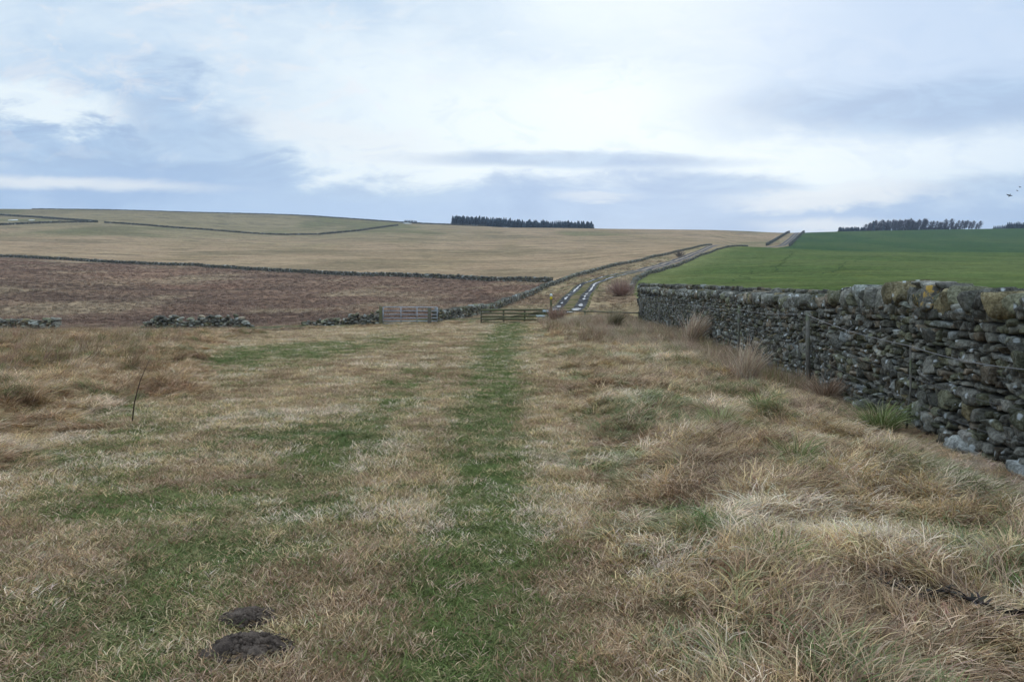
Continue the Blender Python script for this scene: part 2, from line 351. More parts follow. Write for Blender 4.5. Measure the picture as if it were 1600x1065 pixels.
def wood(name, c1, c2, scale=18):
    m, w = mat(name); t = w.n('ShaderNodeTexCoord').outputs['Object']
    n1 = w.noise(w.mapping(t, (6, 6, 1.2)), scale * .4, 6, .7, .6); n2 = w.noise(t, 3., 4)
    c = w.mix(w.ss(n1, .35, .65), c1, c2); c = w.mix(w.m('MULTIPLY', w.ss(n2, .5, .65), .6), c, (.10, .13, .05))
    finish(w, c, .9, n1, .6, .01, .15); M[name] = m
wood('post_wood', (.09, .075, .055), (.20, .175, .14)); wood('mossy_wood', (.10, .095, .05), (.17, .15, .09)); wood('grey_wood', (.10, .088, .07), (.21, .195, .17))
wood('pale_tread', (.20, .23, .235), (.33, .36, .36))
m, w = mat('galvanised'); t = pos(w); n1 = w.noise(t, 14., 5); finish(w, w.mix(w.ss(n1, .3, .7), (.24, .26, .29), (.38, .41, .44)), .55, spec=.4, metal=.3); M['galv'] = m
m, w = mat('wire_metal'); t = pos(w); n1 = w.noise(t, 30., 3); finish(w, w.mix(n1, (.10, .10, .11), (.20, .21, .22)), .55, metal=.5); M['wire'] = m
def plain(name, col, rough=.8, spec=.3, ns=20.):
    m, w = mat(name); n1 = w.noise(pos(w), ns, 5); d = tuple(x * .75 for x in col); e = tuple(min(1, x * 1.2) for x in col)
    finish(w, w.mix(w.ss(n1, .3, .7), d, e), rough, n1, .3, .01, spec); M[name] = m
plain('yellow_paint', (.62, .45, .03), .6); plain('white_paint', (.75, .76, .72), .6); plain('bird_dark', (.015, .015, .02)); plain('snow', (.85, .88, .92), .7)
m, w = mat('earth'); p = pos(w); n1 = w.noise(p, 14., 8, .7); n2 = w.noise(p, 60., 5, .7)
finish(w, w.mix(w.ss(n1, .35, .65), (.085, .062, .050), (.24, .18, .14)), .95, w.m('ADD', n1, n2), 1., .04, .1); M['earth'] = m
m, w = mat('track_surface'); p = pos(w); n1 = w.noise(p, 1.4, 7, .7); n2 = w.noise(p, 9., 5, .7)
c = w.mix(1., attr(w, 'tc'), w.mix(w.ss(n1, .3, .7), (.65, .65, .65), (1.4, 1.4, 1.4)), 'MULTIPLY'); finish(w, c, 1., w.m('ADD', n1, n2), .6, .05, 0.); M['track'] = m
m, w = mat('puddle_water'); p = pos(w); n1 = w.noise(p, 3., 3); finish(w, (.06, .055, .05), .16, n1, .15, .01, 1.0); M['water'] = m
m, w = mat('wood_mass'); c = attr(w, 'bc'); n1 = w.noise(pos(w), .9, 5, .7); finish(w, w.mix(1., c, w.mix(n1, (.6, .6, .6), (1.3, 1.3, 1.3)), 'MULTIPLY'), .95, spec=.1); M['conifer'] = m

# ------------------------------------------------------------------ object helpers
def mesh_np(name, V, faces, material=None, cols=None, smooth=False, parent=None, link=True):
    """faces: list of (n, k) integer arrays"""
    me = bpy.data.meshes.new(name)
    V = np.ascontiguousarray(V, dtype=np.float32).reshape(-1, 3)
    me.vertices.add(len(V)); me.vertices.foreach_set('co', V.ravel())
    if not isinstance(faces, (list, tuple)): faces = [faces]
    faces = [np.asarray(f, dtype=np.int32) for f in faces if len(f)]
    if faces:
        idx = np.concatenate([f.ravel() for f in faces]); cnt = np.concatenate([np.full(len(f), f.shape[1], np.int32) for f in faces])
        st = np.concatenate([[0], np.cumsum(cnt)[:-1]]).astype(np.int32)
        me.loops.add(len(idx)); me.loops.foreach_set('vertex_index', idx)
        me.polygons.add(len(cnt)); me.polygons.foreach_set('loop_start', st); me.polygons.foreach_set('loop_total', cnt)
    me.update(calc_edges=True)
    if cols:
        for k, a in cols.items():
            a = np.asarray(a, np.float32)
            if a.shape[1] == 3: a = np.concatenate([a, np.ones((len(a), 1), np.float32)], 1)
            at = me.attributes.new(k, 'FLOAT_COLOR', 'POINT'); at.data.foreach_set('color', np.ascontiguousarray(a).ravel())
    if smooth and faces: me.polygons.foreach_set('use_smooth', np.ones(len(me.polygons), bool))
    if material: me.materials.append(material)
    o = bpy.data.objects.new(name, me)
    if link: COL.objects.link(o)
    if parent: o.parent = parent
    return o
def tag(o, label=None, cat=None, group=None, kind=None):
    if label: o['label'] = label
    if cat: o['category'] = cat
    if group: o['group'] = group
    if kind: o['kind'] = kind
    return o
def empty(name, loc=(0, 0, 0), rz=0):
    o = bpy.data.objects.new(name, None); o.empty_display_size = .2; COL.objects.link(o); o.location = loc; o.rotation_euler = (0, 0, rz); return o
def copy_thing(root):
    r = root.copy(); COL.objects.link(r)
    for ch in list(root.children):
        c = ch.copy(); COL.objects.link(c); c.parent = r
        for g in list(ch.children):
            d = g.copy(); COL.objects.link(d); d.parent = c
    return r
class MB:
    """collects boxes, tubes and lumps into ONE mesh"""
    def __init__(s): s.v = []; s.q = []; s.t = []; s.n = 0
    def add(s, v, q=None, t=None):
        s.v.append(np.asarray(v, float))
        if q is not None and len(q): s.q.append(np.asarray(q) + s.n)
        if t is not None and len(t): s.t.append(np.asarray(t) + s.n)
        s.n += len(v)
    def tube(s, pts, r, k=8, jit=0.):
        pts = np.asarray(pts, float); r = np.broadcast_to(np.asarray(r, float), (len(pts),))
        vs = []
        for i in range(len(pts)):
            d = pts[min(i+1, len(pts)-1)] - pts[max(i-1, 0)]; d = d / (np.linalg.norm(d) + 1e-9)
            a = np.cross(d, [0, 0, 1]) if abs(d[2]) < .9 else np.cross(d, [0, 1, 0]); a /= np.linalg.norm(a); b = np.cross(d, a)
            th = np.arange(k) / k * 2 * math.pi; rr = r[i] * (1 + jit * (rng.random(k) - .5))
            vs.append(pts[i] + (np.cos(th) * rr)[:, None] * a + (np.sin(th) * rr)[:, None] * b)
        V = np.concatenate(vs + [pts[:1], pts[-1:]]); q = []; t = []
        for i in range(len(pts) - 1):
            for j in range(k): q.append([i*k+j, i*k+(j+1) % k, (i+1)*k+(j+1) % k, (i+1)*k+j])
        n0 = len(pts) * k
        for j in range(k): t.append([n0, (j+1) % k, j]); t.append([n0+1, n0-k+j, n0-k+(j+1) % k])
        s.add(V, q, t)
    def box(s, c, size, rot=(0, 0, 0), bev=.12):
        # chamfered box
        h = np.array(size, float) / 2; b = min(h) * bev * 2
        V = []; 
        for sx in (-1, 1):
            for sy in (-1, 1):
                for sz in (-1, 1):
                    for ax in range(3):
                        o = [b, b, b]; o[ax] = 0
                        V.append([sx*(h[0]-o[0]), sy*(h[1]-o[1]), sz*(h[2]-o[2])])
        V = np.array(V); import bmesh
        bm = bmesh.new(); vs = [bm.verts.new(v) for v in V]; bmesh.ops.convex_hull(bm, input=vs); bm.verts.ensure_lookup_table(); bm.verts.index_update()
        Rm = np.array(Euler(rot).to_matrix()); vv = np.array([v.co[:] for v in bm.verts]) @ Rm.T + np.array(c, float)
        s.add(vv, None, [[v.index for v in f.verts] for f in bm.faces if len(f.verts) == 3]); bm.free()
    def build(s, name, material, parent=None, smooth=False):
        fs = []
        if s.q: fs.append(np.concatenate(s.q))
        if s.t: fs.append(np.concatenate(s.t))
        return mesh_np(name, np.concatenate(s.v), fs, material, parent=parent, smooth=smooth)

# ------------------------------------------------------------------ ground sheet
def build_ground():
    u = np.concatenate([np.linspace(-900, -60, 70)[:-1], np.arange(-60, 1661, 4.), np.linspace(1660, 2500, 60)[1:]])
    az_mid = np.arctan((u - 800) / F)
    a0 = np.linspace(-math.pi, az_mid[0], 40)[:-1]; a1 = np.linspace(az_mid[-1], math.pi, 40)[1:]
    az = np.concatenate([a0, az_mid, a1])
    rr = [0.25]
    while rr[-1] < 1550:
        g = 1.012 if rr[-1] > 9 else 1.02
        if rr[-1] > 1200: g = 1.06
        rr.append(rr[-1] * g)
    rr = np.array(rr)
    # rows follow depth in front of the camera, rings elsewhere
    cosm = np.maximum(np.cos(az), .80)
    Rm = rr[:, None] / cosm[None, :]
    X = Rm * np.sin(az)[None, :]; Y = Rm * np.cos(az)[None, :]
    Z = gz(X, Y)
    c = ground_colour(X, Y)
    nr, na = X.shape
    i = np.arange(nr - 1)[:, None] * na + np.arange(na - 1)[None, :]
    q = np.stack([i, i + 1, i + na + 1, i + na], -1).reshape(-1, 4)
    V = np.stack([X, Y, Z], -1).reshape(-1, 3)
    j = np.arange(na - 1); V = np.concatenate([V, [[0, 0, gz1(0, 0.01)]]]); t = np.stack([j + 1, j, np.full(na - 1, nr * na)], -1)
    cc = np.concatenate([c.reshape(-1, 3), [[.1, .1, .05]]])
    o = mesh_np('ground', V, [q[:, ::-1], t[:, ::-1]], M['ground'], {'zc': cc}, smooth=True); tag(o, kind='structure')
    # make faces point up
    me = o.data; me.update()
    if me.polygons[1000].normal.z < 0: me.flip_normals()
build_ground()

# ------------------------------------------------------------------ stones
def unit_stone(n):
    """rounded cube with n x n cells a side"""
    pts = {}; V = []; Q = []
    def vid(p):
        k = tuple(np.round(p, 5))
        if k not in pts: pts[k] = len(V); V.append(p)
        return pts[k]
    g = np.linspace(-1, 1, n + 1)
    for ax in range(3):
        for s in (-1, 1):
            for i in range(n):
                for j in range(n):
                    q = []
                    for (a, b) in ((0, 0), (1, 0), (1, 1), (0, 1)):
                        p = np.zeros(3); p[ax] = s; p[(ax+1) % 3] = g[i+a]; p[(ax+2) % 3] = g[j+b]; q.append(vid(p))
                    Q.append(q if s > 0 else q[::-1])
    V = np.array(V); l = (np.abs(V) ** 14).sum(1) ** (1/14.)
    return V / l[:, None], np.array(Q)
US = {n: unit_stone(n) for n in (1, 2, 3, 4, 6)}
def stones(c, size, rot, n, frame=None, cuts=5, rough=.06, seed=0):
    """c (N,3), size (N,3) full sizes, rot (N,3,3); returns verts (N,V,3), quads"""
    r = np.random.default_rng(seed); base, Q = US[n]; N = len(c)
    V = np.repeat(base[None], N, 0)
    nn = r.normal(size=(N, cuts, 3)); nn /= np.linalg.norm(nn, axis=2, keepdims=True); off = r.uniform(.78, 1.25, (N, cuts))
    if n > 1:
        cj = r.uniform(-.26, .26, (N, 2, 2, 2, 3)); wx = (base[:, 0] + 1) / 2; wy = (base[:, 1] + 1) / 2; wz = (base[:, 2] + 1) / 2
        for a in (0, 1):
            for b in (0, 1):
                for c_ in (0, 1):
                    wt = (wx if a else 1 - wx) * (wy if b else 1 - wy) * (wz if c_ else 1 - wz); V = V + wt[None, :, None] * cj[:, a, b, c_][:, None, :]
    for k in range(cuts):
        d = np.einsum('nvj,nj->nv', V, nn[:, k]) - off[:, k][:, None]
        V = V - np.maximum(d, 0)[..., None] * nn[:, k][:, None, :] * .95
    if rough:
        ph = r.uniform(0, 6.28, (N, 3, 3)); fr = r.uniform(1.5, 3.8, (N, 3, 3))
        for k in range(3):
            V = V + rough * np.sin(np.einsum('nvj,nj->nv', base[None] + 0 * V, fr[:, k]) + ph[:, k, :1])[..., None] * np.sin(ph[:, k])[:, None, :]
    V = V * size[:, None, :] * .5
    V = np.einsum('nij,nvj->nvi', rot, V) + c[:, None, :]
    F_ = (Q[None] + (np.arange(N) * len(base))[:, None, None]).reshape(-1, 4)
    return V, F_
def rotm(ax, ay, az):
    ca, sa = np.cos(ax), np.sin(ax); cb, sb = np.cos(ay), np.sin(ay); cc, s_ = np.cos(az), np.sin(az); o = np.zeros_like(ca); l = np.ones_like(ca)
    RX = np.array([[l, o, o], [o, ca, -sa], [o, sa, ca]]).transpose(2, 0, 1); RY = np.array([[cb, o, sb], [o, l, o], [-sb, o, cb]]).transpose(2, 0, 1)
    RZ = np.array([[cc, -s_, o], [s_, cc, o], [o, o, l]]).transpose(2, 0, 1)
    return RZ @ RY @ RX
def stone_cols(N, r, pale=.06, dark=1.):
    g = r.uniform(.07, .25, N) ** 1. * dark
    base = np.stack([g * 1.03, g * .97, g * .80], 1)
    ol = r.random(N) < .25; base[ol] *= np.array([.86, .88, .68])
    wm = r.random(N) < .15; base[wm] *= np.array([1.15, .98, .84])
    pl = r.random(N) < pale; base[pl] = base[pl] * 1.0 + np.array([.14, .15, .15])
    return base

class Line:
    def __init__(s, pts):
        s.p = np.asarray(pts, float)[:, :2]; d = np.diff(s.p, axis=0); s.l = np.hypot(d[:, 0], d[:, 1]); s.c = np.concatenate([[0], np.cumsum(s.l)]); s.L = s.c[-1]
    def at(s, t):
        t = np.asarray(t, float); x = np.interp(t, s.c, s.p[:, 0]); y = np.interp(t, s.c, s.p[:, 1])
        e = .5; dx = np.interp(t + e, s.c, s.p[:, 0]) - np.interp(t - e, s.c, s.p[:, 0]); dy = np.interp(t + e, s.c, s.p[:, 1]) - np.interp(t - e, s.c, s.p[:, 1])
        return x, y, np.arctan2(dy, dx)

def near_wall():
    Ys = np.concatenate([np.arange(1.5, 51.2, 1.0)]); line = Line(np.stack([wall_x(Ys), Ys], 1))
    root = empty('drystone_wall', (float(wall_x(7)), 7, gz1(float(wall_x(7)), 7)))
    tag(root, 'mossy grey drystone wall beside the track on the right, its leaning cope stones spotted with orange lichen', 'stone wall')
    def topz(Y):    # top of the cope, world height
        return np.interp(Y, [0, 7, 8.3, 8.8, 10.6, 12.2, 12.9, 18, 25, 38, 45, 50], [1.55, 1.56, 1.58, 1.68, 1.69, 1.66, 1.56, 1.58, 1.69, 1.81, 1.98, 2.0]) + .09 * (vn(np.asarray(Y, float) * 1.1, np.zeros_like(np.asarray(Y, float)), 77) - .5)
    r = np.random.default_rng(3)
    groups = {}
    def put(s, t, w_, h_, dpt, off, lod, col, tilt, yaw=None, lich=0.):
        groups.setdefault(lod, []).append((s, t, w_, h_, dpt, off, col, tilt, yaw if yaw is not None else r.normal(0, .06), lich))
    # courses
    k = 0; tt = -.12
    for side in (-1, 1):
        tt = -.12
        while tt < 1.62:
            h = r.uniform(.05, .125) * (1.0 if tt > .5 else 1.2)
            s = r.uniform(-.1, .1) if side < 0 else 0
            while s < line.L:
                Yh = line.at(s)[1]; k_ = 1. if Yh < 16 else 1.15
                if side > 0: k_ *= 1.6
                wd = min(.5, max(.075, r.lognormal(-1.95, .55))) * k_
                H = topz(Yh) - gz_wall(Yh) - .30
                if tt < H:
                    wob = .045 * (vn(np.array([s * .8]), np.array([tt * 3.]), 91)[0] - .5) * 2
                    split = r.random() < .28 and h > .11
                    n_ = 2 if split else 1
                    for q in range(n_):
                        hh = h / n_ * r.uniform(.9, 1.12)
                        put(s + wd / 2, tt + wob + h * (q + .5) / n_, wd * r.uniform(.93, 1.06), hh, .30, side, 6 if (Yh < 11 and side < 0) else 4 if (Yh < 20 and side < 0) else 3 if side < 0 else 2, None, r.normal(0, .10))
                s += wd
            tt += h * (1.0 if side < 0 else 1.3)
            if side > 0: tt += .05
    # odd big boulders proud of the face
    for i in range(110):
        s = r.uniform(3, line.L); Yh = line.at(s)[1]; H = topz(Yh) - gz_wall(Yh) - .4
        put(s, r.uniform(.05, 1) ** 1.3 * max(H, .3), r.uniform(.2, .36), r.uniform(.13, .22), .34, -1.04, 6 if Yh < 12 else 4, None, r.normal(0, .12))
    V = []; Fc = []; C_ = []; Lc = []; nv = 0
    def flush(name, cope=False):
        nonlocal V, Fc, C_, Lc, nv, groups
        for lod, g in groups.items():
            a = np.array([x[:6] for x in g], float); N = len(a)
            x, y, th = line.at(a[:, 0]); g0 = gz_wall(y)
            off = a[:, 5]
            # wall is .62 m thick at the foot, .42 m under the cope; left face lies on the line
            bat = np.clip(a[:, 1], 0, 1.6) * .05
            d = np.where(off < 0, bat + .12 + (off + 1) * .6, .56 - bat - .10) if not cope else np.full(N, .30) + off
            d = d + r.normal(0, .014, N)
            cx = x + np.sin(th) * d; cy = y - np.cos(th) * d
            tilt = np.array([q[7] for q in g]); yaw = np.array([q[8] for q in g])
            rot = rotm(r.normal(0, .08, N), tilt + np.where((y > 33) & (not cope), r.normal(.25, .5, N), 0), th + yaw)
            size = np.stack([a[:, 2] * 1.03, a[:, 4], a[:, 3] * 1.04], 1)
            vv, ff = stones(np.stack([cx, cy, g0 + a[:, 1]], 1), size, rot, lod, cuts=7, rough=.03, seed=100 + lod + int(cope) * 7)
            cc = stone_cols(N, r, .07, .92)
            if cope: cc = cc * 1.08 + .005
            lc = np.array([[q[9], 0, 0] for q in g])
            nb = vv.shape[1]
            V.append(vv.reshape(-1, 3)); Fc.append(ff + nv); C_.append(np.repeat(cc, nb, 0)); Lc.append(np.repeat(lc, nb, 0)); nv += N * nb
        o = mesh_np(name, np.concatenate(V) - np.array(root.location), np.concatenate(Fc), M['stone'], {'sc': np.concatenate(C_), 'lich': np.concatenate(Lc)}, parent=root)
        V = []; Fc = []; C_ = []; Lc = []; nv = 0; groups = {}
        return o
    flush('stone_face')
    # rubble heart so that joints are dark stone, not see-through
    ss = np.arange(0, line.L, .4); x, y, th = line.at(ss); g0 = gz_wall(y); H = topz(y) - g0 - .26
    pr = []
    for (d, tq) in ((.17, -.15), (.17, 1.), (.40, 1.), (.40, -.15)):
        z = g0 + np.where(tq > 0, H, tq); pr.append(np.stack([x + np.sin(th) * d, y - np.cos(th) * d, z], 1))
    V0 = np.stack(pr, 1).reshape(-1, 3); n = len(ss); q = []
    for i in range(n - 1):
        for j in range(4): q.append([i*4+j, i*4+(j+1) % 4, (i+1)*4+(j+1) % 4, (i+1)*4+j])
    q += [[0, 1, 2, 3], [(n-1)*4+3, (n-1)*4+2, (n-1)*4+1, (n-1)*4]]
    mesh_np('rubble_core', V0 - np.array(root.location), np.array(q), M['stone'], {'sc': np.full((len(V0), 3), .05), 'lich': np.zeros((len(V0), 3))}, parent=root)
    # cope
    s = 0.
    while s < line.L:
        Yh = line.at(s)[1]; big = 8.6 < Yh < 12.3
        wd = r.uniform(.07, .20) * (1.25 if big else 1.)
        hh = r.uniform(.18, .31) * (1.1 if big else .88)
        T = topz(Yh) - gz_wall(Yh)
        li = 1. if (abs(Yh - 10.1) < .12 or abs(Yh - 9.2) < .18) else (.0)
        lean = r.normal(.42, .17) if Yh > 8.5 else r.normal(.2, .2)
        put(s + wd / 2, T - hh * .5 + r.normal(0, .022), wd * r.uniform(1., 1.2), hh, r.uniform(.42, .6), r.normal(-.02, .03), 6 if Yh < 16 else 4, None, lean, r.normal(0, .2), li)
        if r.random() < .35: put(s + wd / 2, T - hh * 1.0, r.uniform(.3, .5), r.uniform(.08, .12), .5, 0, 4, None, r.normal(0, .08))
        s += wd * .86
    for Yt, sz in ((9.55, .34), (9.75, .26), (8.95, .4), (12.1, .3)):
        put(Yt - 1.5, topz(Yt) - gz_wall(Yt) + .03, sz, .07, .3, -.02, 4, None, r.normal(0, .12), .3)
    # tumbled foot stones
    for i in range(46):
        s_ = r.uniform(4.8, line.L * .5); put(s_, r.uniform(.0, .07), r.uniform(.18, .36), r.uniform(.12, .22), .26, r.uniform(-.36, -.28), 4, None, r.normal(0, .3))
    flush('cope_stones', True)
def gz_wall(Y):
    Y = np.asarray(Y, float); return base_z(wall_x(Y), Y) + .02
near_wall()

def far_wall(name, pts, height, label, seed, stone=(.34, .20), lod=1, thick=.5, group=None, cope=True, dark=1., top=None, sink=.15, gaps=0., cat='stone wall', jag=.12):
    """field wall of individual stones following the ground; pts = [(X, Y)]"""
    r = np.random.default_rng(seed); ln = Line(pts)
    x0, y0, _ = ln.at(0.); base = np.array([float(x0), float(y0), gz1(float(x0), float(y0))])
    cen = []; size = []; yaw = []; tilt = []
    s = 0.
    Hs = (lambda s_: height(s_)) if callable(height) else (lambda s_: height)
    nrow = 0
    while s < ln.L:
        H = Hs(s) * (1 + jag * (r.random() - .5) * 2); x, y, th = ln.at(s)
        if top is not None: H = max(.3, top(float(y)) - gz1(float(x), float(y)))
        t = -sink
        wd = stone[0] * r.uniform(.7, 1.3)
        while t < H - (.18 if cope else 0):
            h = stone[1] * r.uniform(.7, 1.3)
            cen.append((s + r.normal(0, .06) + wd / 2, t + h / 2)); size.append((wd * r.uniform(.9, 1.25), thick * r.uniform(.9, 1.15), h * 1.15)); tilt.append(r.normal(0, .1)); yaw.append(r.normal(0, .12)); t += h
        if cope and r.random() > gaps:
            cen.append((s + wd / 2, H - .08)); size.append((wd * .8, thick * 1.05, stone[1] * r.uniform(1.1, 2.0))); tilt.append(r.normal(.25, .2)); yaw.append(r.normal(0, .2))
        s += wd
    cen = np.array(cen); size = np.array(size); x, y, th = ln.at(cen[:, 0])
    z = base_z(x, y) + micro(x, y) + cen[:, 1]
    V, Fq = stones(np.stack([x, y, z], 1), size, rotm(r.normal(0, .06, len(x)), np.array(tilt), th + np.array(yaw)), lod, cuts=3, rough=.04, seed=seed)
    if lod == 1: pass
    cc = stone_cols(len(x), r, .08, dark)
    o = mesh_np(name, V.reshape(-1, 3) - base, Fq, M['farstone'], {'sc': np.repeat(cc, V.shape[1], 0)}); o.location = base
    tag(o, label, cat, group)
    return o
def uy(arr, flip=False):      # (Y,u) rows -> (X, Y)
    return [((a[1] - 800) / F * a[0], a[0]) for a in arr]
far_wall('field_wall', uy(TL[2:]), lambda s: .62, 'long drystone wall running uphill along the left edge of the farm track', 21, stone=(.42, .24), dark=.85)
far_wall('field_wall', uy(TL[:3]) , lambda s: .85, 'low broken stone wall between the metal gate and the old wooden barrier', 22, stone=(.3, .17), lod=2, dark=.9)
far_wall('field_wall', uy(TR[1:]), lambda s: .58, 'drystone wall between the farm track and the bright green field', 23, stone=(.45, .24), dark=.8)
far_wall('field_wall', [((u - 800) / F * Y, Y) for u, Y in WA], lambda s: .85, 'long dark drystone wall dividing the brown moor from the pale hillside field', 24, stone=(.55, .3), dark=.72)
def topB(Y):
    uu = np.interp(Y, WB[::-1, 1], WB[::-1, 0]); py = np.interp(uu, [1000, 1100, 1200, 1310, 1450, 1620], [444, 447, 451.5, 456, 458.5, 460]); return EYE + (HOR - py) / F * Y
far_wall('field_wall', [((u - 800) / F * Y, Y) for u, Y in WB], lambda s: 1.2, 'turf-topped wall along the foot of the green field just behind the nearest wall', 25, stone=(.3, .16), lod=2, dark=.62, top=topB, jag=.03)
# tumbled walls at the edge of the moor
def ruin(u0, u1, Y0, Y1, hf, label, seed):
    L = math.hypot((u1 - u0) / F * Y0, Y1 - Y0)
    far_wall('ruined_wall', [((u0 - 800) / F * Y0, Y0), ((u1 - 800) / F * Y1, Y1)], lambda s: hf(s / L), label, seed, stone=(.24, .11), lod=2, thick=.8, cope=True, dark=1.05, cat='ruined wall', jag=.3)
RS = (.24, .11)
ruin(-60, 92, 57, 57, lambda t: .72 + .1 * math.sin(t * 9) - .25 * (t > .95), 'tumbled grey stone wall at the left edge of the moor', 31)
ruin(218, 396, 57, 57, lambda t: .84 * min(1, t * 7 + .25, (1 - t) * 7 + .2) - .18 * math.exp(-((t - .38) / .05) ** 2), 'short ruined stretch of grey stone wall standing alone in front of the brown moor', 32)
ruin(474, 592, 57, 57, lambda t: .35 + .55 * t, 'crumbling stone wall sloping down leftward from the metal gate', 33)
# upper slopes
def ribbon_wall(pts, h, label, seed): far_wall('hill_wall', [((u - 800) / F * Y, Y) for u, Y in pts], lambda s: h, label, seed, stone=(1.2, .5), thick=.6, dark=.6)
ribbon_wall([(-120, 560), (0, 600), (80, 640), (152, 660)], 1.4, 'dark wall running along the lower edge of the far left pasture', 41)
ribbon_wall([(-120, 930), (0, 790), (60, 740), (152, 662)], 1.5, 'dark wall climbing from the wall junction to the top left skyline', 42)
ribbon_wall([(163, 650), (250, 640), (330, 640), (400, 640), (500, 640)], 1.1, 'thin dark wall crossing the middle of the far hillside', 43)
ribbon_wall([(500, 640), (560, 700), (622, 850)], 1.3, 'far wall rising rightward to the small clump of trees', 44)
ribbon_wall([(50, 945), (300, 945), (450, 945), (560, 935), (640, 905), (760, 895)], 1.3, 'long boundary wall on the skyline of the left hill', 45)
far_wall('hill_wall', uy(U2L), lambda s: 2.0, 'dark wall left of the track where it reappears near the skyline', 46, stone=(.9, .45), dark=.6)
far_wall('hill_wall', uy(U2R), lambda s: 2.0, 'dark wall between the skyline stretch of track and the upper green field', 47, stone=(.9, .45), dark=.6)

# ------------------------------------------------------------------ track
def build_track():
    pts = [((u - 800) / F * Y, Y) for Y, u in TRK]
    left = [(-27, 53.5), (-22, 54.5), (-17, 55.5), (-12.8, 58), (-7.5, 59.5), (-3, 59.2), (.6, 57.6), (2.2, 57.)]
    pts = left + pts[1:]
    ln = Line(pts); s = np.concatenate([np.arange(0, 140, .45), np.arange(140, ln.L, 1.4)])
    xs = np.interp(s, ln.c, ln.p[:, 0]); ys = np.interp(s, ln.c, ln.p[:, 1])
    k = np.ones(9) / 9; pad = lambda a: np.concatenate([np.repeat(a[:1], 4), a, np.repeat(a[-1:], 4)])
    for _ in range(2): xs = np.convolve(pad(xs), k, 'valid'); ys = np.convolve(pad(ys), k, 'valid')
    th = np.arctan2(np.gradient(ys), np.gradient(xs))
    off = 1.14 * np.array([-1.6, -1.36, -1.2, -.85, -.5, -.36, 0, .36, .5, .85, 1.2, 1.36, 1.6])
    lift = np.array([-.10, .05, .015, -.01, .02, .07, .10, .07, .02, -.01, .015, .05, -.10])
    typ = np.array([0, 0, 1, 1, 1, 0, 0, 0, 1, 1, 1, 0, 0])
    nar = np.where(ys < 57.2, np.where(xs < 0, .55, 1.), 1.)
    nar = np.where(ys > 400, 1.5, nar)
    X = xs[:, None] + np.sin(th)[:, None] * off * nar[:, None]; Y = ys[:, None] - np.cos(th)[:, None] * off * nar[:, None]
    zc = base_z(X, Y) + micro(X, Y)
    zz = zc.max(1, keepdims=True) * .6 + zc * .4
    Z = zz + lift + .05
    n = fbm(X, Y, 1.6, 3, 201)
    verge = lerp(C(.17, .13, .075) + 0 * X[..., None], C(.10, .095, .04) + 0 * X[..., None], sst(n, .4, .6))
    rut = lerp(C(.055, .052, .052) + 0 * X[..., None], C(.11, .105, .102) + 0 * X[..., None], sst(n, .4, .65))
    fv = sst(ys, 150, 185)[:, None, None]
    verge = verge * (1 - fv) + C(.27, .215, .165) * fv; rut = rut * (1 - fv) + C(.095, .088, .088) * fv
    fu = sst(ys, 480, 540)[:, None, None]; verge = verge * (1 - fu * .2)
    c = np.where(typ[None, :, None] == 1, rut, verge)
    nr, nc = X.shape; i = np.arange(nr - 1)[:, None] * nc + np.arange(nc - 1)[None]
    q = np.stack([i, i + 1, i + nc + 1, i + nc], -1).reshape(-1, 4)[:, ::-1]
    o = mesh_np('farm_track', np.stack([X, Y, Z], -1).reshape(-1, 3), q, M['track'], {'tc': c.reshape(-1, 3)}, smooth=True); tag(o, kind='structure')
    if o.data.polygons[100].normal.z < 0: o.data.flip_normals()
    # standing water in the ruts: (rut, distance from, distance to, half width)
    r = np.random.default_rng(5)
    segs = [(-1, 68, 72, .2), (1, 68, 73.5, .2), (-1, 80, 85, .16), (1, 82, 85, .12), (-1, 146, 156, .13), (1, 144, 158, .14), (-1, 63.5, 66.5, .34), (1, 59.4, 60.6, .34), (1, 62.6, 66.0, .42), (1, 61.2, 62.0, .34), (-1, 75, 77.5, .14), (-1, 87, 93, .13), (1, 86, 93, .17), (-1, 96, 112, .15), (1, 95, 124, .2), (-1, 117, 131, .14), (1, 128, 140, .15), (1, 78, 81, .13), (-1, 133, 144, .14)]
    for kseg, (side, y0, y1, hw) in enumerate(segs):
        m_ = np.where((ys >= y0) & (ys <= y1) & (s > 34))[0]
        if len(m_) < 2:
            j = int(np.argmin(np.abs(ys - y0) + (s < 34) * 99)); m_ = np.arange(j, j + 3)
        V = []; nn = len(m_)
        for a, idx in enumerate(m_):
            e = math.sin(math.pi * (a + .35) / (nn - .3)) ** .5
            for d in (-1, -.33, .33, 1):
                o_ = side * .97 + .10 * (vn(np.array([idx * .31]), np.array([kseg * 3.3]), 7)[0] - .5) + d * hw * e * (.25 + 1.1 * vn(np.array([idx * .45 + d]), np.array([kseg * 7.7]), 9)[0])
                xx = xs[idx] + math.sin(th[idx]) * o_ * nar[idx]; yy = ys[idx] - math.cos(th[idx]) * o_ * nar[idx]
                V.append((xx, yy, zz[idx, 3 if side < 0 else 9] + .05 + .045))
        i2 = np.arange(nn - 1)[:, None] * 4 + np.arange(3)[None]; q = np.stack([i2, i2 + 1, i2 + 5, i2 + 4], -1).reshape(-1, 4)
        o = mesh_np('puddle_water', np.array(V), q[:, ::-1], M['water']); tag(o, kind='structure')
        if o.data.polygons[0].normal.z < 0: o.data.flip_normals()
build_track()

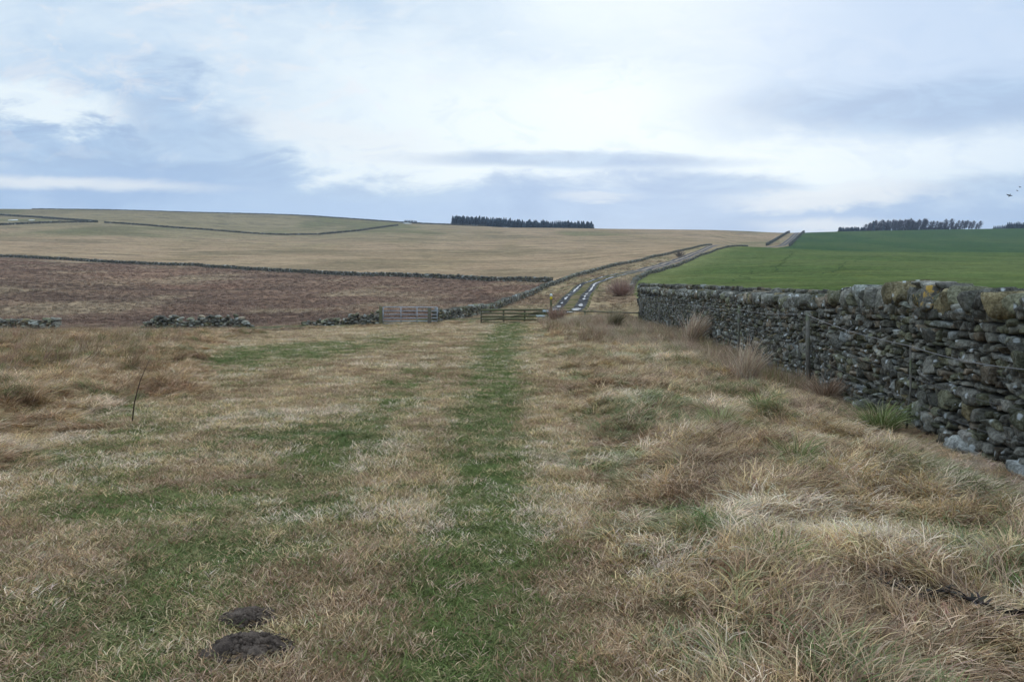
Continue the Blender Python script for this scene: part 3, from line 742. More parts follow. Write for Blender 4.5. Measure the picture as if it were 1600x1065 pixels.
# ------------------------------------------------------------------ gate, posts, barrier, fences
def gate():
    X0, Y0 = (598.5 - 800) / F * 56, 56.; X1 = (683 - 800) / F * 56; zb = EYE + (HOR - 505.6) / F * 56; zt = EYE + (HOR - 479.6) / F * 56
    L = X1 - X0; root = empty('field_gate', (X0, Y0, zb)); tag(root, 'galvanised metal field gate with six horizontal bars between two wooden posts', 'gate')
    H = zt - zb
    for hh in (0, .17, .35, .56, .78, 1.0):
        b = MB(); b.tube([(0, 0, hh * H), (L * .5, .0, hh * H - .012), (L, 0, hh * H - .02)], .026 if hh not in (0, 1.) else .032, 8); b.build('bar', M['galv'], root, True)
    for x in (.0, .333, .63, 1.):
        b = MB(); b.tube([(x * L, -.045 if 0 < x < 1 else 0, 0), (x * L, -.045 if 0 < x < 1 else 0, H - .015)], .026 if 0 < x < 1 else .033, 8); b.build('upright', M['galv'], root, True)
    b = MB(); b.box((L - .06, -.07, H * .86), (.26, .03, .06)); b.tube([(L - .1, -.09, H * .86), (L - .1, -.09, H * .99)], .012, 6); b.build('latch', M['galv'], root)
    for z in (.12, H * .9): b = MB(); b.box((-.05, 0, z), (.12, .05, .05)); b.build('hinge', M['wire'], root)
gate()
def post(u, Y, ytop, rad, label, m='post_wood', name='gate_post', group=None, cat='post', lean=(0, 0)):
    X = (u - 800) / F * Y; z0 = gz1(X, Y) - .25; zt = EYE + (HOR - ytop) / F * Y
    o = MB(); h = zt - z0
    o.tube([(0, 0, 0), (lean[0]*.3, 0, h*.3), (lean[0]*.65, 0, h * .65), (lean[0], lean[1], h-.02), (lean[0], lean[1], h)], [rad, rad * 1.02, rad * .97, rad, rad * .82], 10, .12)
    ob = o.build(name, M[m]); ob.location = (X, Y, z0); tag(ob, label, cat, group); return ob
post(595, 56.0, 478.5, .12, 'thick mossy wooden post at the hinge end of the metal gate', 'mossy_wood')
post(671, 55.7, 480.5, .125, 'weathered wooden post in front of the latch end of the metal gate', 'post_wood')
def barrier():
    Y = 52.; X0 = (752 - 800) / F * Y; X1 = (858 - 800) / F * Y; g = gz1((X0 + X1) / 2, Y) ; L = X1 - X0
    zt = EYE + (HOR - 484) / F * Y; root = empty('wooden_barrier', (X0, Y, g)); tag(root, 'old mossy wooden rail barrier closing the gap at the end of the grass path', 'wooden fence')
    H = zt - g
    for i, (hh, t) in enumerate(((1., .07), (.74, .06), (.50, .055), (.27, .06), (.05, .055))):
        b = MB(); n = 7; pts = [(L * j / n - .05, 0, hh * H + rng.normal(0, .008)) for j in range(n + 1)]; b.tube(pts, t * rng.uniform(.85, 1.1, n + 1), 7, .2); b.build('rail', M['mossy_wood'], root, True)
    for x in (0, .33, .64, 1.):
        b = MB(); b.box((x * L, .075, H * .5 - .08), (.11, .09, H + .25), (0, rng.normal(0, .02), 0)); b.build('post', M['post_wood'], root)
    b = MB(); b.tube([(.1, -.1, .1), (L * .5, -.1, H * .55), (L * .97, -.1, H * .95)], .035, 6); b.build('brace', M['mossy_wood'], root, True)
barrier()
def stile():
    Y = 51.2; X = (848 - 800) / F * Y; g = gz1(X, Y); root = empty('step_stile', (X, Y, g)); tag(root, 'small stile with two pale worn steps beside the yellow waymark post', 'stile')
    z1 = EYE + (HOR - 486) / F * Y - g; z2 = EYE + (HOR - 493.5) / F * Y - g
    for (x, z, wd, dy) in ((.22, z1, .42, .1), (-.14, z2, .55, -.2)):
        b = MB(); b.box((x, dy, z), (wd, .34, .06), (R(14), 0, R(6))); b.build('step', M['pale_tread'], root)
        for dx in (-.28, .28): b = MB(); b.box((x + dx * wd, dy, z * .5 - .06), (.09, .12, z + .02)); b.build('support', M['mossy_wood'], root)
stile()
def waymark():
    Y = 52.6; X = (861 - 800) / F * Y; g = gz1(X, Y) - .1; zt = EYE + (HOR - 457.5) / F * Y; root = empty('waymark_post', (X, Y, g)); H = zt - g
    tag(root, 'mossy waymark post with white and yellow discs beside the stile', 'signpost')
    b = MB(); b.tube([(0, 0, 0), (.01, 0, H * .5), (0, 0, H - .03), (0, 0, H)], [.085, .08, .078, .06], 10, .12); b.build('post', M['mossy_wood'], root)
    for nm, z, mt, rr in (('white_disc', H - .14, 'white_paint', .095), ('yellow_disc', H - .34, 'yellow_paint', .10)):
        b = MB(); b.tube([(0, -.085, z), (0, -.10, z)], rr, 16); b.build('disc', M[mt], root)['label'] = 'white disc at the top' if mt[0] == 'w' else 'yellow arrow disc below the white one'
waymark()
def rail_fence():
    root = empty('rail_fence', P(862, 51.5)); tag(root, 'thin dark rail fence running from the waymark post to the end of the stone wall', 'fence')
    o = np.array(root.location); a = np.array([(866 - 800) / F * 51.5, 51.5]); b_ = np.array([(1003 - 800) / F * 49.5, 49.5])
    za = EYE + (HOR - 484.5) / F * 51.5; zb = EYE + (HOR - 488.5) / F * 49.5
    for dz, r_, mm in ((0, .04, 'post_wood'), (-.42, .012, 'wire'), (-.66, .012, 'wire')):
        n = 8; pts = [(a[0] + (b_[0] - a[0]) * j / n - o[0], a[1] + (b_[1] - a[1]) * j / n - o[1], za + (zb - za) * j / n + dz - .03 * math.sin(j / n * math.pi * 4) ** 2 - o[2]) for j in range(n + 1)]
        b = MB(); b.tube(pts, r_, 7, .1); b.build('rail' if mm != 'wire' else 'wire', M[mm], root, True)
    for t in (.03, .36, .68, .97):
        x, y = a + (b_ - a) * t; g = gz1(x, y); z = za + (zb - za) * t + .05
        b = MB(); b.tube([(x - o[0], y + .06 - o[1], g - .2 - o[2]), (x - o[0], y + .06 - o[1], z - o[2])], .05, 8, .15); b.build('post', M['post_wood'], root)
rail_fence()
def wire_fence():
    root = empty('wire_fence', P(1262, 13.7)); tag(root, 'sagging wire fence on thin grey stakes close against the near stone wall', 'fence'); o = np.array(root.location)
    sp = [(3.2, 1.0, .016), (6.2, 1.0, .016), (9.2, 1.02, .013), (13.7, 1.27, .038), (19.5, 1.25, .03), (27, 1.25, .045), (38, 1.2, .05), (47.5, 1.15, .05)]
    P3 = []
    for i, (Y, top, rad) in enumerate(sp):
        X = float(wall_x(Y)) - (.11 if Y < 15 else .16); g = gz1(X, Y); lean = (-.07 if Y == 9.2 else .02)
        b = MB(); b.tube([(X + lean - o[0], Y - o[1], g - .2 - o[2]), (X - o[0], Y - o[1], top * .5 - o[2]), (X - o[0], Y - o[1], top + .02 - o[2])], [rad * 1.1, rad, rad * .9], 8, .15); b.build('stake', M['grey_wood'], root)
        P3.append(np.array([X - .03, Y - .0, top - .01]))
    for dz, r_ in ((0, .0042), (-.34, .0014), (-.62, .0014)):
        pts = []
        for a, b_ in zip(P3[:-1], P3[1:]):
            for t in np.linspace(0, 1, 8)[:-1]: p = a + (b_ - a) * t; pts.append(p + np.array([0, 0, dz - .05 * math.sin(t * math.pi)]) - o)
        pts.append(P3[-1] + np.array([0, 0, dz]) - o)
        b = MB(); b.tube(pts, r_, 6); b.build('wire', M['wire'], root, True)
wire_fence()

# ------------------------------------------------------------------ molehills, dead stalk, branch
def molehill(u, Y, rx, ry, h, label, seed):
    X = (u - 800) / F * Y; r = np.random.default_rng(seed); n = 44
    t = np.linspace(-1.25, 1.25, n); gx, gy = np.meshgrid(t, t)
    wob = 1 + .35 * (fbm(gx + seed * 9, gy, .9, 3, seed) - .5)
    d = np.hypot(gx, gy) * wob; prof = np.clip(1 - d ** 2.2, -.35, 1)
    x = X + gx * rx; y = Y + gy * ry; z = gz(x, y) + h * prof + (fbm(x, y, .045, 3, seed + 5) - .5) * .05 * (prof > -.1) + .01
    i = np.arange(n - 1)[:, None] * n + np.arange(n - 1)[None]; q = np.stack([i, i + 1, i + n + 1, i + n], -1).reshape(-1, 4)
    g = gz1(X, Y); V = np.stack([x - X, y - Y, z - g], -1).reshape(-1, 3)
    # crumbs of soil
    N = 320; a = r.uniform(0, 6.28, N); rad = np.sqrt(r.uniform(0, 1.7, N)); cx = np.cos(a) * rad * rx; cy = np.sin(a) * rad * ry
    cz = gz(cx + X, cy + Y) - g + h * np.clip(1 - rad ** 2.2, 0, 1) + .005
    sz = r.uniform(.008, .028, N); vv, ff = stones(np.stack([cx, cy, cz], 1), np.stack([sz, sz * .9, sz * .7], 1), rotm(a, a * 2, a * 3), 2, seed=seed)
    o = mesh_np('molehill', np.concatenate([V, vv.reshape(-1, 3)]), [np.concatenate([q, ff + len(V)])], M['earth'], smooth=True); o.location = (X, Y, g); tag(o, label, 'molehill', 'molehills in the grass')
molehill(388, 3.97, .105, .075, .035, 'smaller flat molehill of dark earth just beyond the larger one', 61)
molehill(386, 3.60, .165, .135, .06, 'larger fresh molehill of dark crumbly earth in the lower left turf', 62)

def strip_curves(roots, dirs, lens, th0, th1, wid, seg, r, wig=.15, cols=None, twist=True):
    """N curved tapering blades; returns verts (N,2*seg+1,3), quads, tris, cols"""
    N = len(roots); t = np.linspace(0, 1, seg + 1)
    th = th0[:, None] + (th1 - th0)[:, None] * t[None] ** 1.1
    az = dirs[:, None] + np.cumsum(r.normal(0, wig, (N, seg + 1)), 1) * (t[None] > 0)
    ds = (lens / seg)[:, None]
    dx = np.sin(th) * np.cos(az) * ds; dy = np.sin(th) * np.sin(az) * ds; dz = np.cos(th) * ds
    px = roots[:, 0:1] + np.concatenate([np.zeros((N, 1)), np.cumsum(dx[:, :-1], 1)], 1)
    py = roots[:, 1:2] + np.concatenate([np.zeros((N, 1)), np.cumsum(dy[:, :-1], 1)], 1)
    pz = roots[:, 2:3] + np.concatenate([np.zeros((N, 1)), np.cumsum(dz[:, :-1], 1)], 1)
    sa = (dirs + math.pi / 2 + r.normal(0, .5, N))[:, None]; up = r.normal(0, .5, N)[:, None]
    w_ = (wid[:, None] / 2) * (1 - t[None] ** 2 * .85)
    ox = np.cos(sa) * w_; oy = np.sin(sa) * w_; oz = up * w_
    A = np.stack([px - ox, py - oy, pz - oz], -1); B = np.stack([px + ox, py + oy, pz + oz], -1)
    tip = np.stack([px[:, -1], py[:, -1], pz[:, -1]], -1)[:, None]
    V = np.concatenate([np.stack([A[:, :-1], B[:, :-1]], 2).reshape(N, -1, 3), tip], 1)
    nv = 2 * seg + 1; base = np.arange(N) * nv
    q = np.array([[2*i, 2*i+1, 2*i+3, 2*i+2] for i in range(seg - 1)]).reshape(-1, 4); tr = np.array([[2*(seg-1), 2*(seg-1)+1, 2*seg]])
    Q = (q[None] + base[:, None, None]).reshape(-1, 4); T = (tr[None] + base[:, None, None]).reshape(-1, 3)
    Cc = None if cols is None else np.repeat(cols, nv, 0)
    return V.reshape(-1, 3), Q, T, Cc

def stalk():
    Y = 9.9; X = (206 - 800) / F * Y; g = gz1(X, Y); H = (667 - 567) / F * Y
    b = MB(); top = ((233 - 206) / F * Y)
    b.tube([(0, 0, -.05), (top * .14, 0, H * .3), (top * .5, 0, H * .66), (top, .03, H)], [.009, .008, .0055, .002], 6)
    o = b.build('dead_stalk', M['twig']); me = o.data; at = me.attributes.new('bc', 'FLOAT_COLOR', 'POINT'); at.data.foreach_set('color', np.tile([.06, .035, .028, 1.], len(me.vertices)).astype(np.float32))
    o.location = (X, Y, g); tag(o, 'single thin dark stalk standing upright in the left grass', 'plant stalk')
stalk()

# ------------------------------------------------------------------ trees
def twig_cloud(name, N, fn, material, col, r, parent=None, w=.02, seg=3, wig=.25):
    roots, dirs, lens, t0, t1 = fn(r, N)
    cc = np.array(col)[None] * r.uniform(.6, 1.4, (N, 1)) * r.uniform(.9, 1.1, (N, 3))
    V, Q, T, Cc = strip_curves(roots, dirs, lens, t0, t1, np.full(N, w) * r.uniform(.7, 1.4, N), seg, r, wig, cc)
    return mesh_np(name, V, [Q, T], material, {'bc': Cc}, parent=parent)
def tube_col(mb, name, col, parent=None, material='twig'):
    o = mb.build(name, M[material], parent); me = o.data; at = me.attributes.new('bc', 'FLOAT_COLOR', 'POINT'); at.data.foreach_set('color', np.tile(list(col) + [1.], len(me.vertices)).astype(np.float32)); return o
def windswept(seed):
    r = np.random.default_rng(seed); H = r.uniform(9, 11.5); root = empty('windswept_tree'); lean = .55
    b = MB(); b.tube([(0, 0, -1), (.3 * lean, 0, H * .3), (H * .22 * lean, 0, H * .55), (H * .5 * lean, 0, H * .95)], [.3, .24, .18, .05], 6)
    for k in range(9):
        h = r.uniform(.35, .9); a = r.uniform(-1, 1); x0 = H * .45 * lean * h
        b.tube([(x0, 0, H * h * .9), (x0 + r.uniform(.6, 1.6), a, H * h * .9 + r.uniform(.5, 1.2)), (x0 + r.uniform(1.8, 3.), a * 1.5, H * h * .9 + r.uniform(1., 2.))], [.1, .06, .02], 4)
    tube_col(b, 'trunk', (.035, .028, .034), root)
    def fn(r, N):
        h = r.uniform(.22, 1.0, N) ** .85; sp = np.interp(h, [.2, .5, .8, 1.], [.4, 1.5, 1.7, .35])
        x = H * .5 * lean * h + r.normal(.2, 1, N) * sp * .75; y = r.normal(0, 1, N) * sp * .6; z = H * h * .92 + r.normal(0, .3, N)
        return np.stack([x, y, z], 1), r.normal(0, .7, N), r.uniform(.7, 1.7, N), r.uniform(.2, .9, N), r.uniform(.5, 1.3, N)
    twig_cloud('crown', 620, fn, M['twig'], (.055, .042, .055), r, root, w=.13)
    return root
protos = [windswept(70 + i) for i in range(5)]
r_ = np.random.default_rng(9)
us = np.concatenate([np.arange(1350, 1440, 3.1), np.arange(1440, 1528, 4.6)])
lab = 'bare windswept tree leaning right in the skyline row above the green field'
for i, u in enumerate(us):
    o = protos[i] if i < 5 else copy_thing(protos[i % 5])
    u = u + r_.normal(0, 1.); Y = 905 + r_.uniform(-6, 22); X = (u - 800) / F * Y
    s = np.interp(u, [1350, 1365, 1400, 1480, 1530], [1.05, 1.4, 1.45, 1.3, 1.0]) * r_.uniform(.82, 1.12)
    o.location = (X, Y, gz1(X, Y)); o.scale = (s * 1.0, s, s); o.rotation_euler = (0, 0, r_.normal(0, .25)); tag(o, {0: 'leftmost bare windswept tree at the low end of the skyline row', 1: 'second bare windswept tree from the left end of the skyline row', len(us) - 1: 'rightmost thin bare tree at the very end of the windswept row', len(us) - 2: 'second bare tree from the right end of the windswept row', len(us) - 3: 'third bare tree from the right end of the windswept row'}.get(i, lab), 'tree', 'windswept trees on the skyline')
def conifers(name, spots, hrange, label, cat, seed, col=(.035, .055, .072), width=.3, tri=60):  # default colour leans blue: distance haze tinted into the trees
    r = np.random.default_rng(seed); Vs = []; Ts = []; Cs = []; nv = 0
    for (X, Y) in spots:
        H = r.uniform(*hrange); g = gz1(X, Y) - .5; k = tri * 2
        h = r.random(k) ** .8; a = r.uniform(0, 6.28, k); rad = H * width * (1 - h) ** .8 + .12
        z = g + H * (.05 + .95 * h); L = rad * r.uniform(.7, 1.2, k)
        c0 = np.stack([X + 0 * a, Y + 0 * a, z + H * .05], 1); ca, sa = np.cos(a), np.sin(a)
        e1 = np.stack([X + ca * L - sa * H * .05, Y + sa * L + ca * H * .05, z - H * .035], 1); e2 = np.stack([X + ca * L + sa * H * .05, Y + sa * L - ca * H * .05, z - H * .035], 1)
        top = np.array([[X, Y, g + H * 1.04], [X - .35, Y, g + H * .8], [X + .35, Y, g + H * .8], [X - H*.03, Y, g - 1], [X + H*.03, Y, g - 1], [X, Y, g + H * .9]])
        V = np.concatenate([np.stack([c0, e1, e2], 1).reshape(-1, 3), top]); n = k * 3
        T = np.concatenate([np.arange(n).reshape(-1, 3), [[n, n+1, n+2], [n+3, n+4, n+5]]])
        cc = np.array(col) * r.uniform(.6, 1.4); cc = np.repeat((cc[None] * r.uniform(.7, 1.3, (len(V) // 3, 1))), 3, 0)
        Vs.append(V); Ts.append(T + nv); Cs.append(cc); nv += len(V)
    V = np.concatenate(Vs); o = mesh_np(name, V, np.concatenate(Ts), M['conifer'], {'bc': np.concatenate(Cs)}); tag(o, label, cat, kind='stuff'); return o
def rowspots(u0, u1, Y0, Y1, step, rows, r):
    out = []
    for k in range(rows):
        Y = Y0 + (Y1 - Y0) * k / max(1, rows - 1)
        for u in np.arange(u0, u1, step): uu = u + r.normal(0, step * .3); out.append(((uu - 800) / F * Y, Y + r.normal(0, 1.5)))
    return out
conifers('conifer_wood', rowspots(708, 928, 925, 965, 3.1, 7, r_), (8.2, 12.6), 'dark flat-topped conifer wood on the skyline above the pale field', 'wood', 81)
conifers('distant_wood', rowspots(928, 1010, 1010, 1030, 2.6, 3, r_), (3.6, 4.6), 'very thin dark strip of far wood right of the conifer block', 'wood', 82)
conifers('distant_wood', rowspots(633, 652, 940, 950, 2.5, 3, r_), (2.5, 4.2), 'tiny dark clump of bushes on the skyline left of the conifer block', 'wood', 83, width=.4)
conifers('distant_wood', rowspots(1313, 1352, 905, 925, 2.4, 4, r_), (6.8, 8.2), 'low dense dark trees at the left end of the windswept row', 'wood', 84, width=.35)
conifers('distant_wood', rowspots(1340, 1500, 925, 945, 2.8, 3, r_), (5.5, 8.5), 'dark undergrowth beneath the windswept trees', 'wood', 85, col=(.035, .034, .046), width=.4)
sp = []
for u in np.arange(1553, 1660, 2.7):
    for k in range(3): sp.append(((u - 800) / F * (905 + k * 9), 905 + k * 9))
conifers('distant_wood', sp[:24], (4.0, 7.0), 'low end of the dark wood at the right edge of the skyline', 'wood', 86, width=.35)
conifers('distant_wood', sp[24:], (8.0, 10.5), 'dark conifer wood cut off by the right edge of the photo', 'wood', 87, width=.3)

for u_, H_, lb_ in ((1365, 13.5, 'left one of two spiky conifers rising above the windswept trees'), (1381, 14.5, 'right and taller of two spiky conifers rising above the windswept trees')):
    o = conifers('conifer_tree', [((u_ - 800) / F * 902, 902)], (H_, H_ + .1), lb_, 'tree', int(u_), width=.13); o['kind'] = 'thing'; o['group'] = 'spiky conifers above the windswept row'
def bush(u, Y, wd, H, col, N, label, seed, tw=.03, cat='bush', name='bare_bush'):
    r = np.random.default_rng(seed); X = (u - 800) / F * Y; g = gz1(X, Y)
    root = empty(name, (X, Y, g)); tag(root, label, cat)
    def fn(r, N):
        a = r.uniform(0, 6.28, N); rad = np.abs(r.normal(0, .15, N)) * wd; t1 = r.uniform(.0, 1.0, N)
        return np.stack([np.cos(a) * rad, np.sin(a) * rad * .7, np.full(N, -.05) + r.uniform(0, .35, N) * H], 1), a, H * r.uniform(.45, .95, N), t1 * .8 * wd / H * .9, t1 * .7
    twig_cloud('twigs', N, fn, M['twig'], col, r, root, w=tw)
    b = MB()
    for k in range(6): a = r.uniform(0, 6.28); b.tube([(0, 0, -.1), (math.cos(a) * .2 * wd, math.sin(a) * .15 * wd, H * .3), (math.cos(a) * .35 * wd, math.sin(a) * .3 * wd, H * .62)], [.05, .035, .012], 5)
    tube_col(b, 'stems', tuple(x * .7 for x in col), root)
bush(970, 84, 5.0, 2.1, (.36, .24, .195), 1000, 'round reddish-brown bare bush on the verge right of the puddled track', 91, .022)
bush(1061, 268, 7., 3.0, (.20, .16, .13), 150, 'small bare grey bush behind the wall near the top of the track', 92, .08)

# snow patches, birds
for (u, Y, wx, wy, lb) in ((21, 690, 6., 9, 'larger patch of old snow above the wall junction on the far left hill'), (49, 690, 3.2, 6, 'smaller patch of old snow right of the larger one on the left hill'),
                           (746, 905, 2.8, 10, 'tiny snow patch at the foot of the conifer wood, left'), (793, 905, 9, 12, 'long thin snow patch at the foot of the conifer wood, middle'), (637, 905, 8, 10, 'thin snow patch below the small clump on the skyline')):
    X = (u - 800) / F * Y; n = 20; a = np.linspace(0, 6.283, n, endpoint=False); rr = 1 + .35 * np.sin(a * 3 + u) * .6 + .2 * np.sin(a * 7 + u)
    vs = [(0, 0, gz1(X, Y) + .35)]
    for q in range(n): x, y = math.cos(a[q]) * rr[q] * wx / 2, math.sin(a[q]) * rr[q] * wy / 2; vs.append((x, y, gz1(X + x, Y + y) + .2))
    for q in range(n): x, y = math.cos(a[q]) * rr[q] * wx * .54, math.sin(a[q]) * rr[q] * wy * .54; vs.append((x, y, gz1(X + x, Y + y) - .2))
    fs = [[0, 1 + q, 1 + (q + 1) % n] for q in range(n)]; f4 = [[1 + q, 1 + n + q, 1 + n + (q + 1) % n, 1 + (q + 1) % n] for q in range(n)]
    o = mesh_np('snow_patch', np.array(vs), [np.array(fs), np.array(f4)], M['snow']); o.location = (X, Y, 0); tag(o, lb, 'snow patch', 'snow patches on the far hills')
def bird(u, v, Y, span, roll, yaw, label):
    X = (u - 800) / F * Y; Z = EYE + (HOR - v) / F * Y; root = empty('flying_bird', (X, Y, Z)); root.rotation_euler = (roll, yaw, 0); tag(root, label, 'bird', 'birds over the right skyline')
    s = span; b = MB(); t = np.linspace(0, 1, 9); prof = np.array([.012, .045, .07, .09, .09, .075, .05, .03, .02]) * s
    b.tube([((x - .45) * s * .62, 0, .02 * s * math.sin(x * 3)) for x in t], prof, 8); b.tube([(-.3 * s, 0, 0), (-.36 * s, 0, -.01 * s)], [.018 * s, .004 * s], 5); b.build('body', M['bird_dark'], root, True)
    for sd in (-1, 1):
        V = [(-.09*s, 0, .02*s), (.10*s, 0, .02*s), (-.12*s, sd*.22*s, .10*s), (.08*s, sd*.24*s, .09*s), (0, sd*.5*s, .12*s), (.08*s, sd*.47*s, .11*s)]
        V = np.array(V + [(x, y, z - .008 * s) for x, y, z in V]); q = np.array([[0,1,3,2],[2,3,5,4],[6,8,9,7],[8,10,11,9],[0,2,8,6],[2,4,10,8],[1,7,9,3],[3,9,11,5],[4,5,11,10]])
        mesh_np('wing', V, q, M['bird_dark'], parent=root)
bird(1577.5, 305.5, 110, .85, R(35), R(-55), 'nearest and darkest of three small birds flying over the right skyline')
bird(1589.5, 298, 170, .8, R(25), R(15), 'middle one of three tiny birds flying in the sky at right')
bird(1593.8, 292.5, 175, .8, R(30), R(-20), 'topmost of three tiny birds flying in the sky at right')

# ------------------------------------------------------------------ grass
def tuft(name, N, L, th0, th1, wid, spread, seg, seed, wind=0., wig=.12, flat=.0, tone=.35):
    r = np.random.default_rng(seed)
    a = r.uniform(0, 6.283, N); rad = np.sqrt(r.random(N)) * spread
    roots = np.stack([np.cos(a) * rad, np.sin(a) * rad, np.full(N, -.015)], 1)
    d = r.uniform(0, 6.283, N)
    if wind: d = r.normal(0, wind, N)
    lens = r.uniform(*L, N); t0 = r.uniform(*th0, N); t1 = r.uniform(*th1, N)
    cc = 1 + r.uniform(-tone, tone, (N, 1)) + r.normal(0, .05, (N, 3)); cc = np.clip(cc, .25, 1.8)
    V, Q, T, Cc = strip_curves(roots, d, lens, t0, t1, r.uniform(.7, 1.3, N) * wid, seg, r, wig, cc)
    return mesh_np(name, V, [Q, T], M['blade'], {'bc': Cc}, link=False)
def coll(name, obs):
    c = bpy.data.collections.new(name)
    for o in obs: c.objects.link(o)
    return c
def scatter(name, X, Y, rotz, scale, colr, idx, collection, zoff=0., label=None, kind='stuff', cat=None, tilt=None):
    Z = gz(X, Y) + zoff; N = len(X)
    o = mesh_np(name, np.stack([X, Y, Z], 1), [], None); me = o.data
    rt = np.zeros((N, 3), np.float32); rt[:, 2] = rotz
    if tilt is not None: rt[:, 0] = tilt[:, 0]; rt[:, 1] = tilt[:, 1]
    at = me.attributes.new('rt', 'FLOAT_VECTOR', 'POINT'); at.data.foreach_set('vector', rt.ravel())
    at = me.attributes.new('sl', 'FLOAT_VECTOR', 'POINT'); at.data.foreach_set('vector', np.ascontiguousarray(scale, np.float32).ravel())
    at = me.attributes.new('ix', 'INT', 'POINT'); at.data.foreach_set('value', np.asarray(idx, np.int32))
    at = me.attributes.new('col', 'FLOAT_COLOR', 'POINT'); at.data.foreach_set('color', np.concatenate([colr, np.ones((N, 1))], 1).astype(np.float32).ravel())
    ng = bpy.data.node_groups.new(name + '_nodes', 'GeometryNodeTree')
    ng.interface.new_socket('Geometry', in_out='INPUT', socket_type='NodeSocketGeometry'); ng.interface.new_socket('Geometry', in_out='OUTPUT', socket_type='NodeSocketGeometry')
    nn = ng.nodes; gi = nn.new('NodeGroupInput'); go = nn.new('NodeGroupOutput'); ci = nn.new('GeometryNodeCollectionInfo'); ci.inputs['Collection'].default_value = collection; ci.inputs['Separate Children'].default_value = True; ci.inputs['Reset Children'].default_value = True
    ip = nn.new('GeometryNodeInstanceOnPoints'); ip.inputs['Pick Instance'].default_value = True
    def na(nm, t): a = nn.new('GeometryNodeInputNamedAttribute'); a.data_type = t; a.inputs['Name'].default_value = nm; return a.outputs['Attribute']
    er = nn.new('FunctionNodeEulerToRotation'); L = ng.links
    L.new(na('rt', 'FLOAT_VECTOR'), er.inputs[0]); L.new(gi.outputs[0], ip.inputs['Points']); L.new(ci.outputs[0], ip.inputs['Instance']); L.new(na('ix', 'INT'), ip.inputs['Instance Index'])
    L.new(er.outputs[0], ip.inputs['Rotation']); L.new(na('sl', 'FLOAT_VECTOR'), ip.inputs['Scale']); L.new(ip.outputs[0], go.inputs[0])
    md = o.modifiers.new('scatter', 'NODES'); md.node_group = ng
    tag(o, label, cat, kind=kind); return o
PI = math.pi
# a: close turf patches, b: laid long grass, c: arching tussocks, d: upright rushes / moor clumps
turf = coll('turf_patches', [tuft('turf_%d' % i, 42, (.025, .08), (.3, 1.1), (1.0, 2.0), .0045, .09, 3, 300 + i, wig=.4, tone=.42) for i in range(6)])
laid = coll('laid_patches', [tuft('laid_%d' % i, 40, (.07, .26), (.2, 1.1), (1.3, 2.3), .0052, .075, 4, 320 + i, wind=.8, wig=.22, tone=.5) for i in range(6)])
tuss = coll('tussock_patches', [tuft('tuss_%d' % i, 64, (.20, .44), (.15, 1.1), (1.3, 2.3), .0046, .06, 5, 340 + i, wig=.10) for i in range(5)])
rush = coll('rush_patches', [tuft('rush_%d' % i, 46, (.3, .7), (.0, .28), (.15, .75), .006, .10, 4, 360 + i, wig=.08) for i in range(4)])
wide = coll('wide_patches', [tuft('wide_%d' % i, 34, (.12, .34), (.1, .9), (.8, 1.8), .016, .16, 3, 380 + i, wind=1.2, wig=.2) for i in range(5)])
SOURCES = dict(turf_patches=6, laid_patches=6, tussock_patches=5, rush_patches=4, wide_patches=5)

def sample(Y0, Y1, dens, u0=-60, u1=1660, seed=0):
    """random points on the ground in the wedge in view, dens(Y) per square metre"""
    r = np.random.default_rng(seed); Yg = np.linspace(Y0, Y1, 400); ext = 1000 * np.clip((15 - Yg) / 7, 0, 1); wd = (u1 - u0 + 2 * ext) / F * Yg; f = dens(Yg) * wd
    cum = np.concatenate([[0], np.cumsum((f[1:] + f[:-1]) / 2 * np.diff(Yg))]); N = int(cum[-1])
    Y = np.interp(r.random(N) * cum[-1], cum, Yg); ex = 1000 * np.clip((15 - Y) / 7, 0, 1); u = u0 - ex + r.random(N) * (u1 - u0 + 2 * ex); return (u - 800) / F * Y, Y, r
STRAW = np.array([(.58, .425, .25), (.72, .57, .41), (.45, .305, .18), (.53, .375, .25), (.60, .445, .23), (.30, .195, .11)])
GREEN = np.array([(.145, .178, .052), (.19, .21, .072), (.27, .24, .105), (.12, .155, .047)])
def straw(X, Y, r, wts=None):
    n1 = fbm(X, Y, .42, 3, 401); n2 = fbm(X, Y, 1.5, 3, 402)
    k = np.clip(((n1 * .55 + n2 * .45 - .5) * 2.5 + .54 + r.normal(0, .2, len(X))) * 6, 0, 5.99).astype(int)
    order = np.array([5, 3, 2, 0, 4, 1]); c = STRAW[order[k]]
    return c * r.uniform(.7, 1.25, (len(X), 1))
def green(X, Y, r):
    k = np.clip((fbm(X, Y, .8, 3, 411) * 2.2 - .6 + r.normal(0, .2, len(X))) * 4, 0, 3.99).astype(int); return GREEN[k] * r.uniform(.85, 1.2, (len(X), 1))
LEFT_TRACK = Line([(-27, 53.5), (-22, 54.5), (-17, 55.5), (-12.8, 58), (-7.5, 59.5), (-3, 59.2), (.6, 57.6), (2.2, 57.)])
def clear(X, Y):  # not in the wall, not on the molehills, not on the mud track
    ok = X < wall_x(Y) - .02
    yt = np.interp(X, LEFT_TRACK.p[:, 0], LEFT_TRACK.p[:, 1]); ok &= (np.abs(Y - yt) > .7) | (X > 2.2) | (X < -24)
    for (u, Yc, rx, ry) in ((388, 3.97, .045, .03), (386, 3.60, .08, .06)):
        ok &= ((X - (u - 800) / F * Yc) / rx) ** 2 + ((Y - Yc) / ry) ** 2 > .95
    return ok
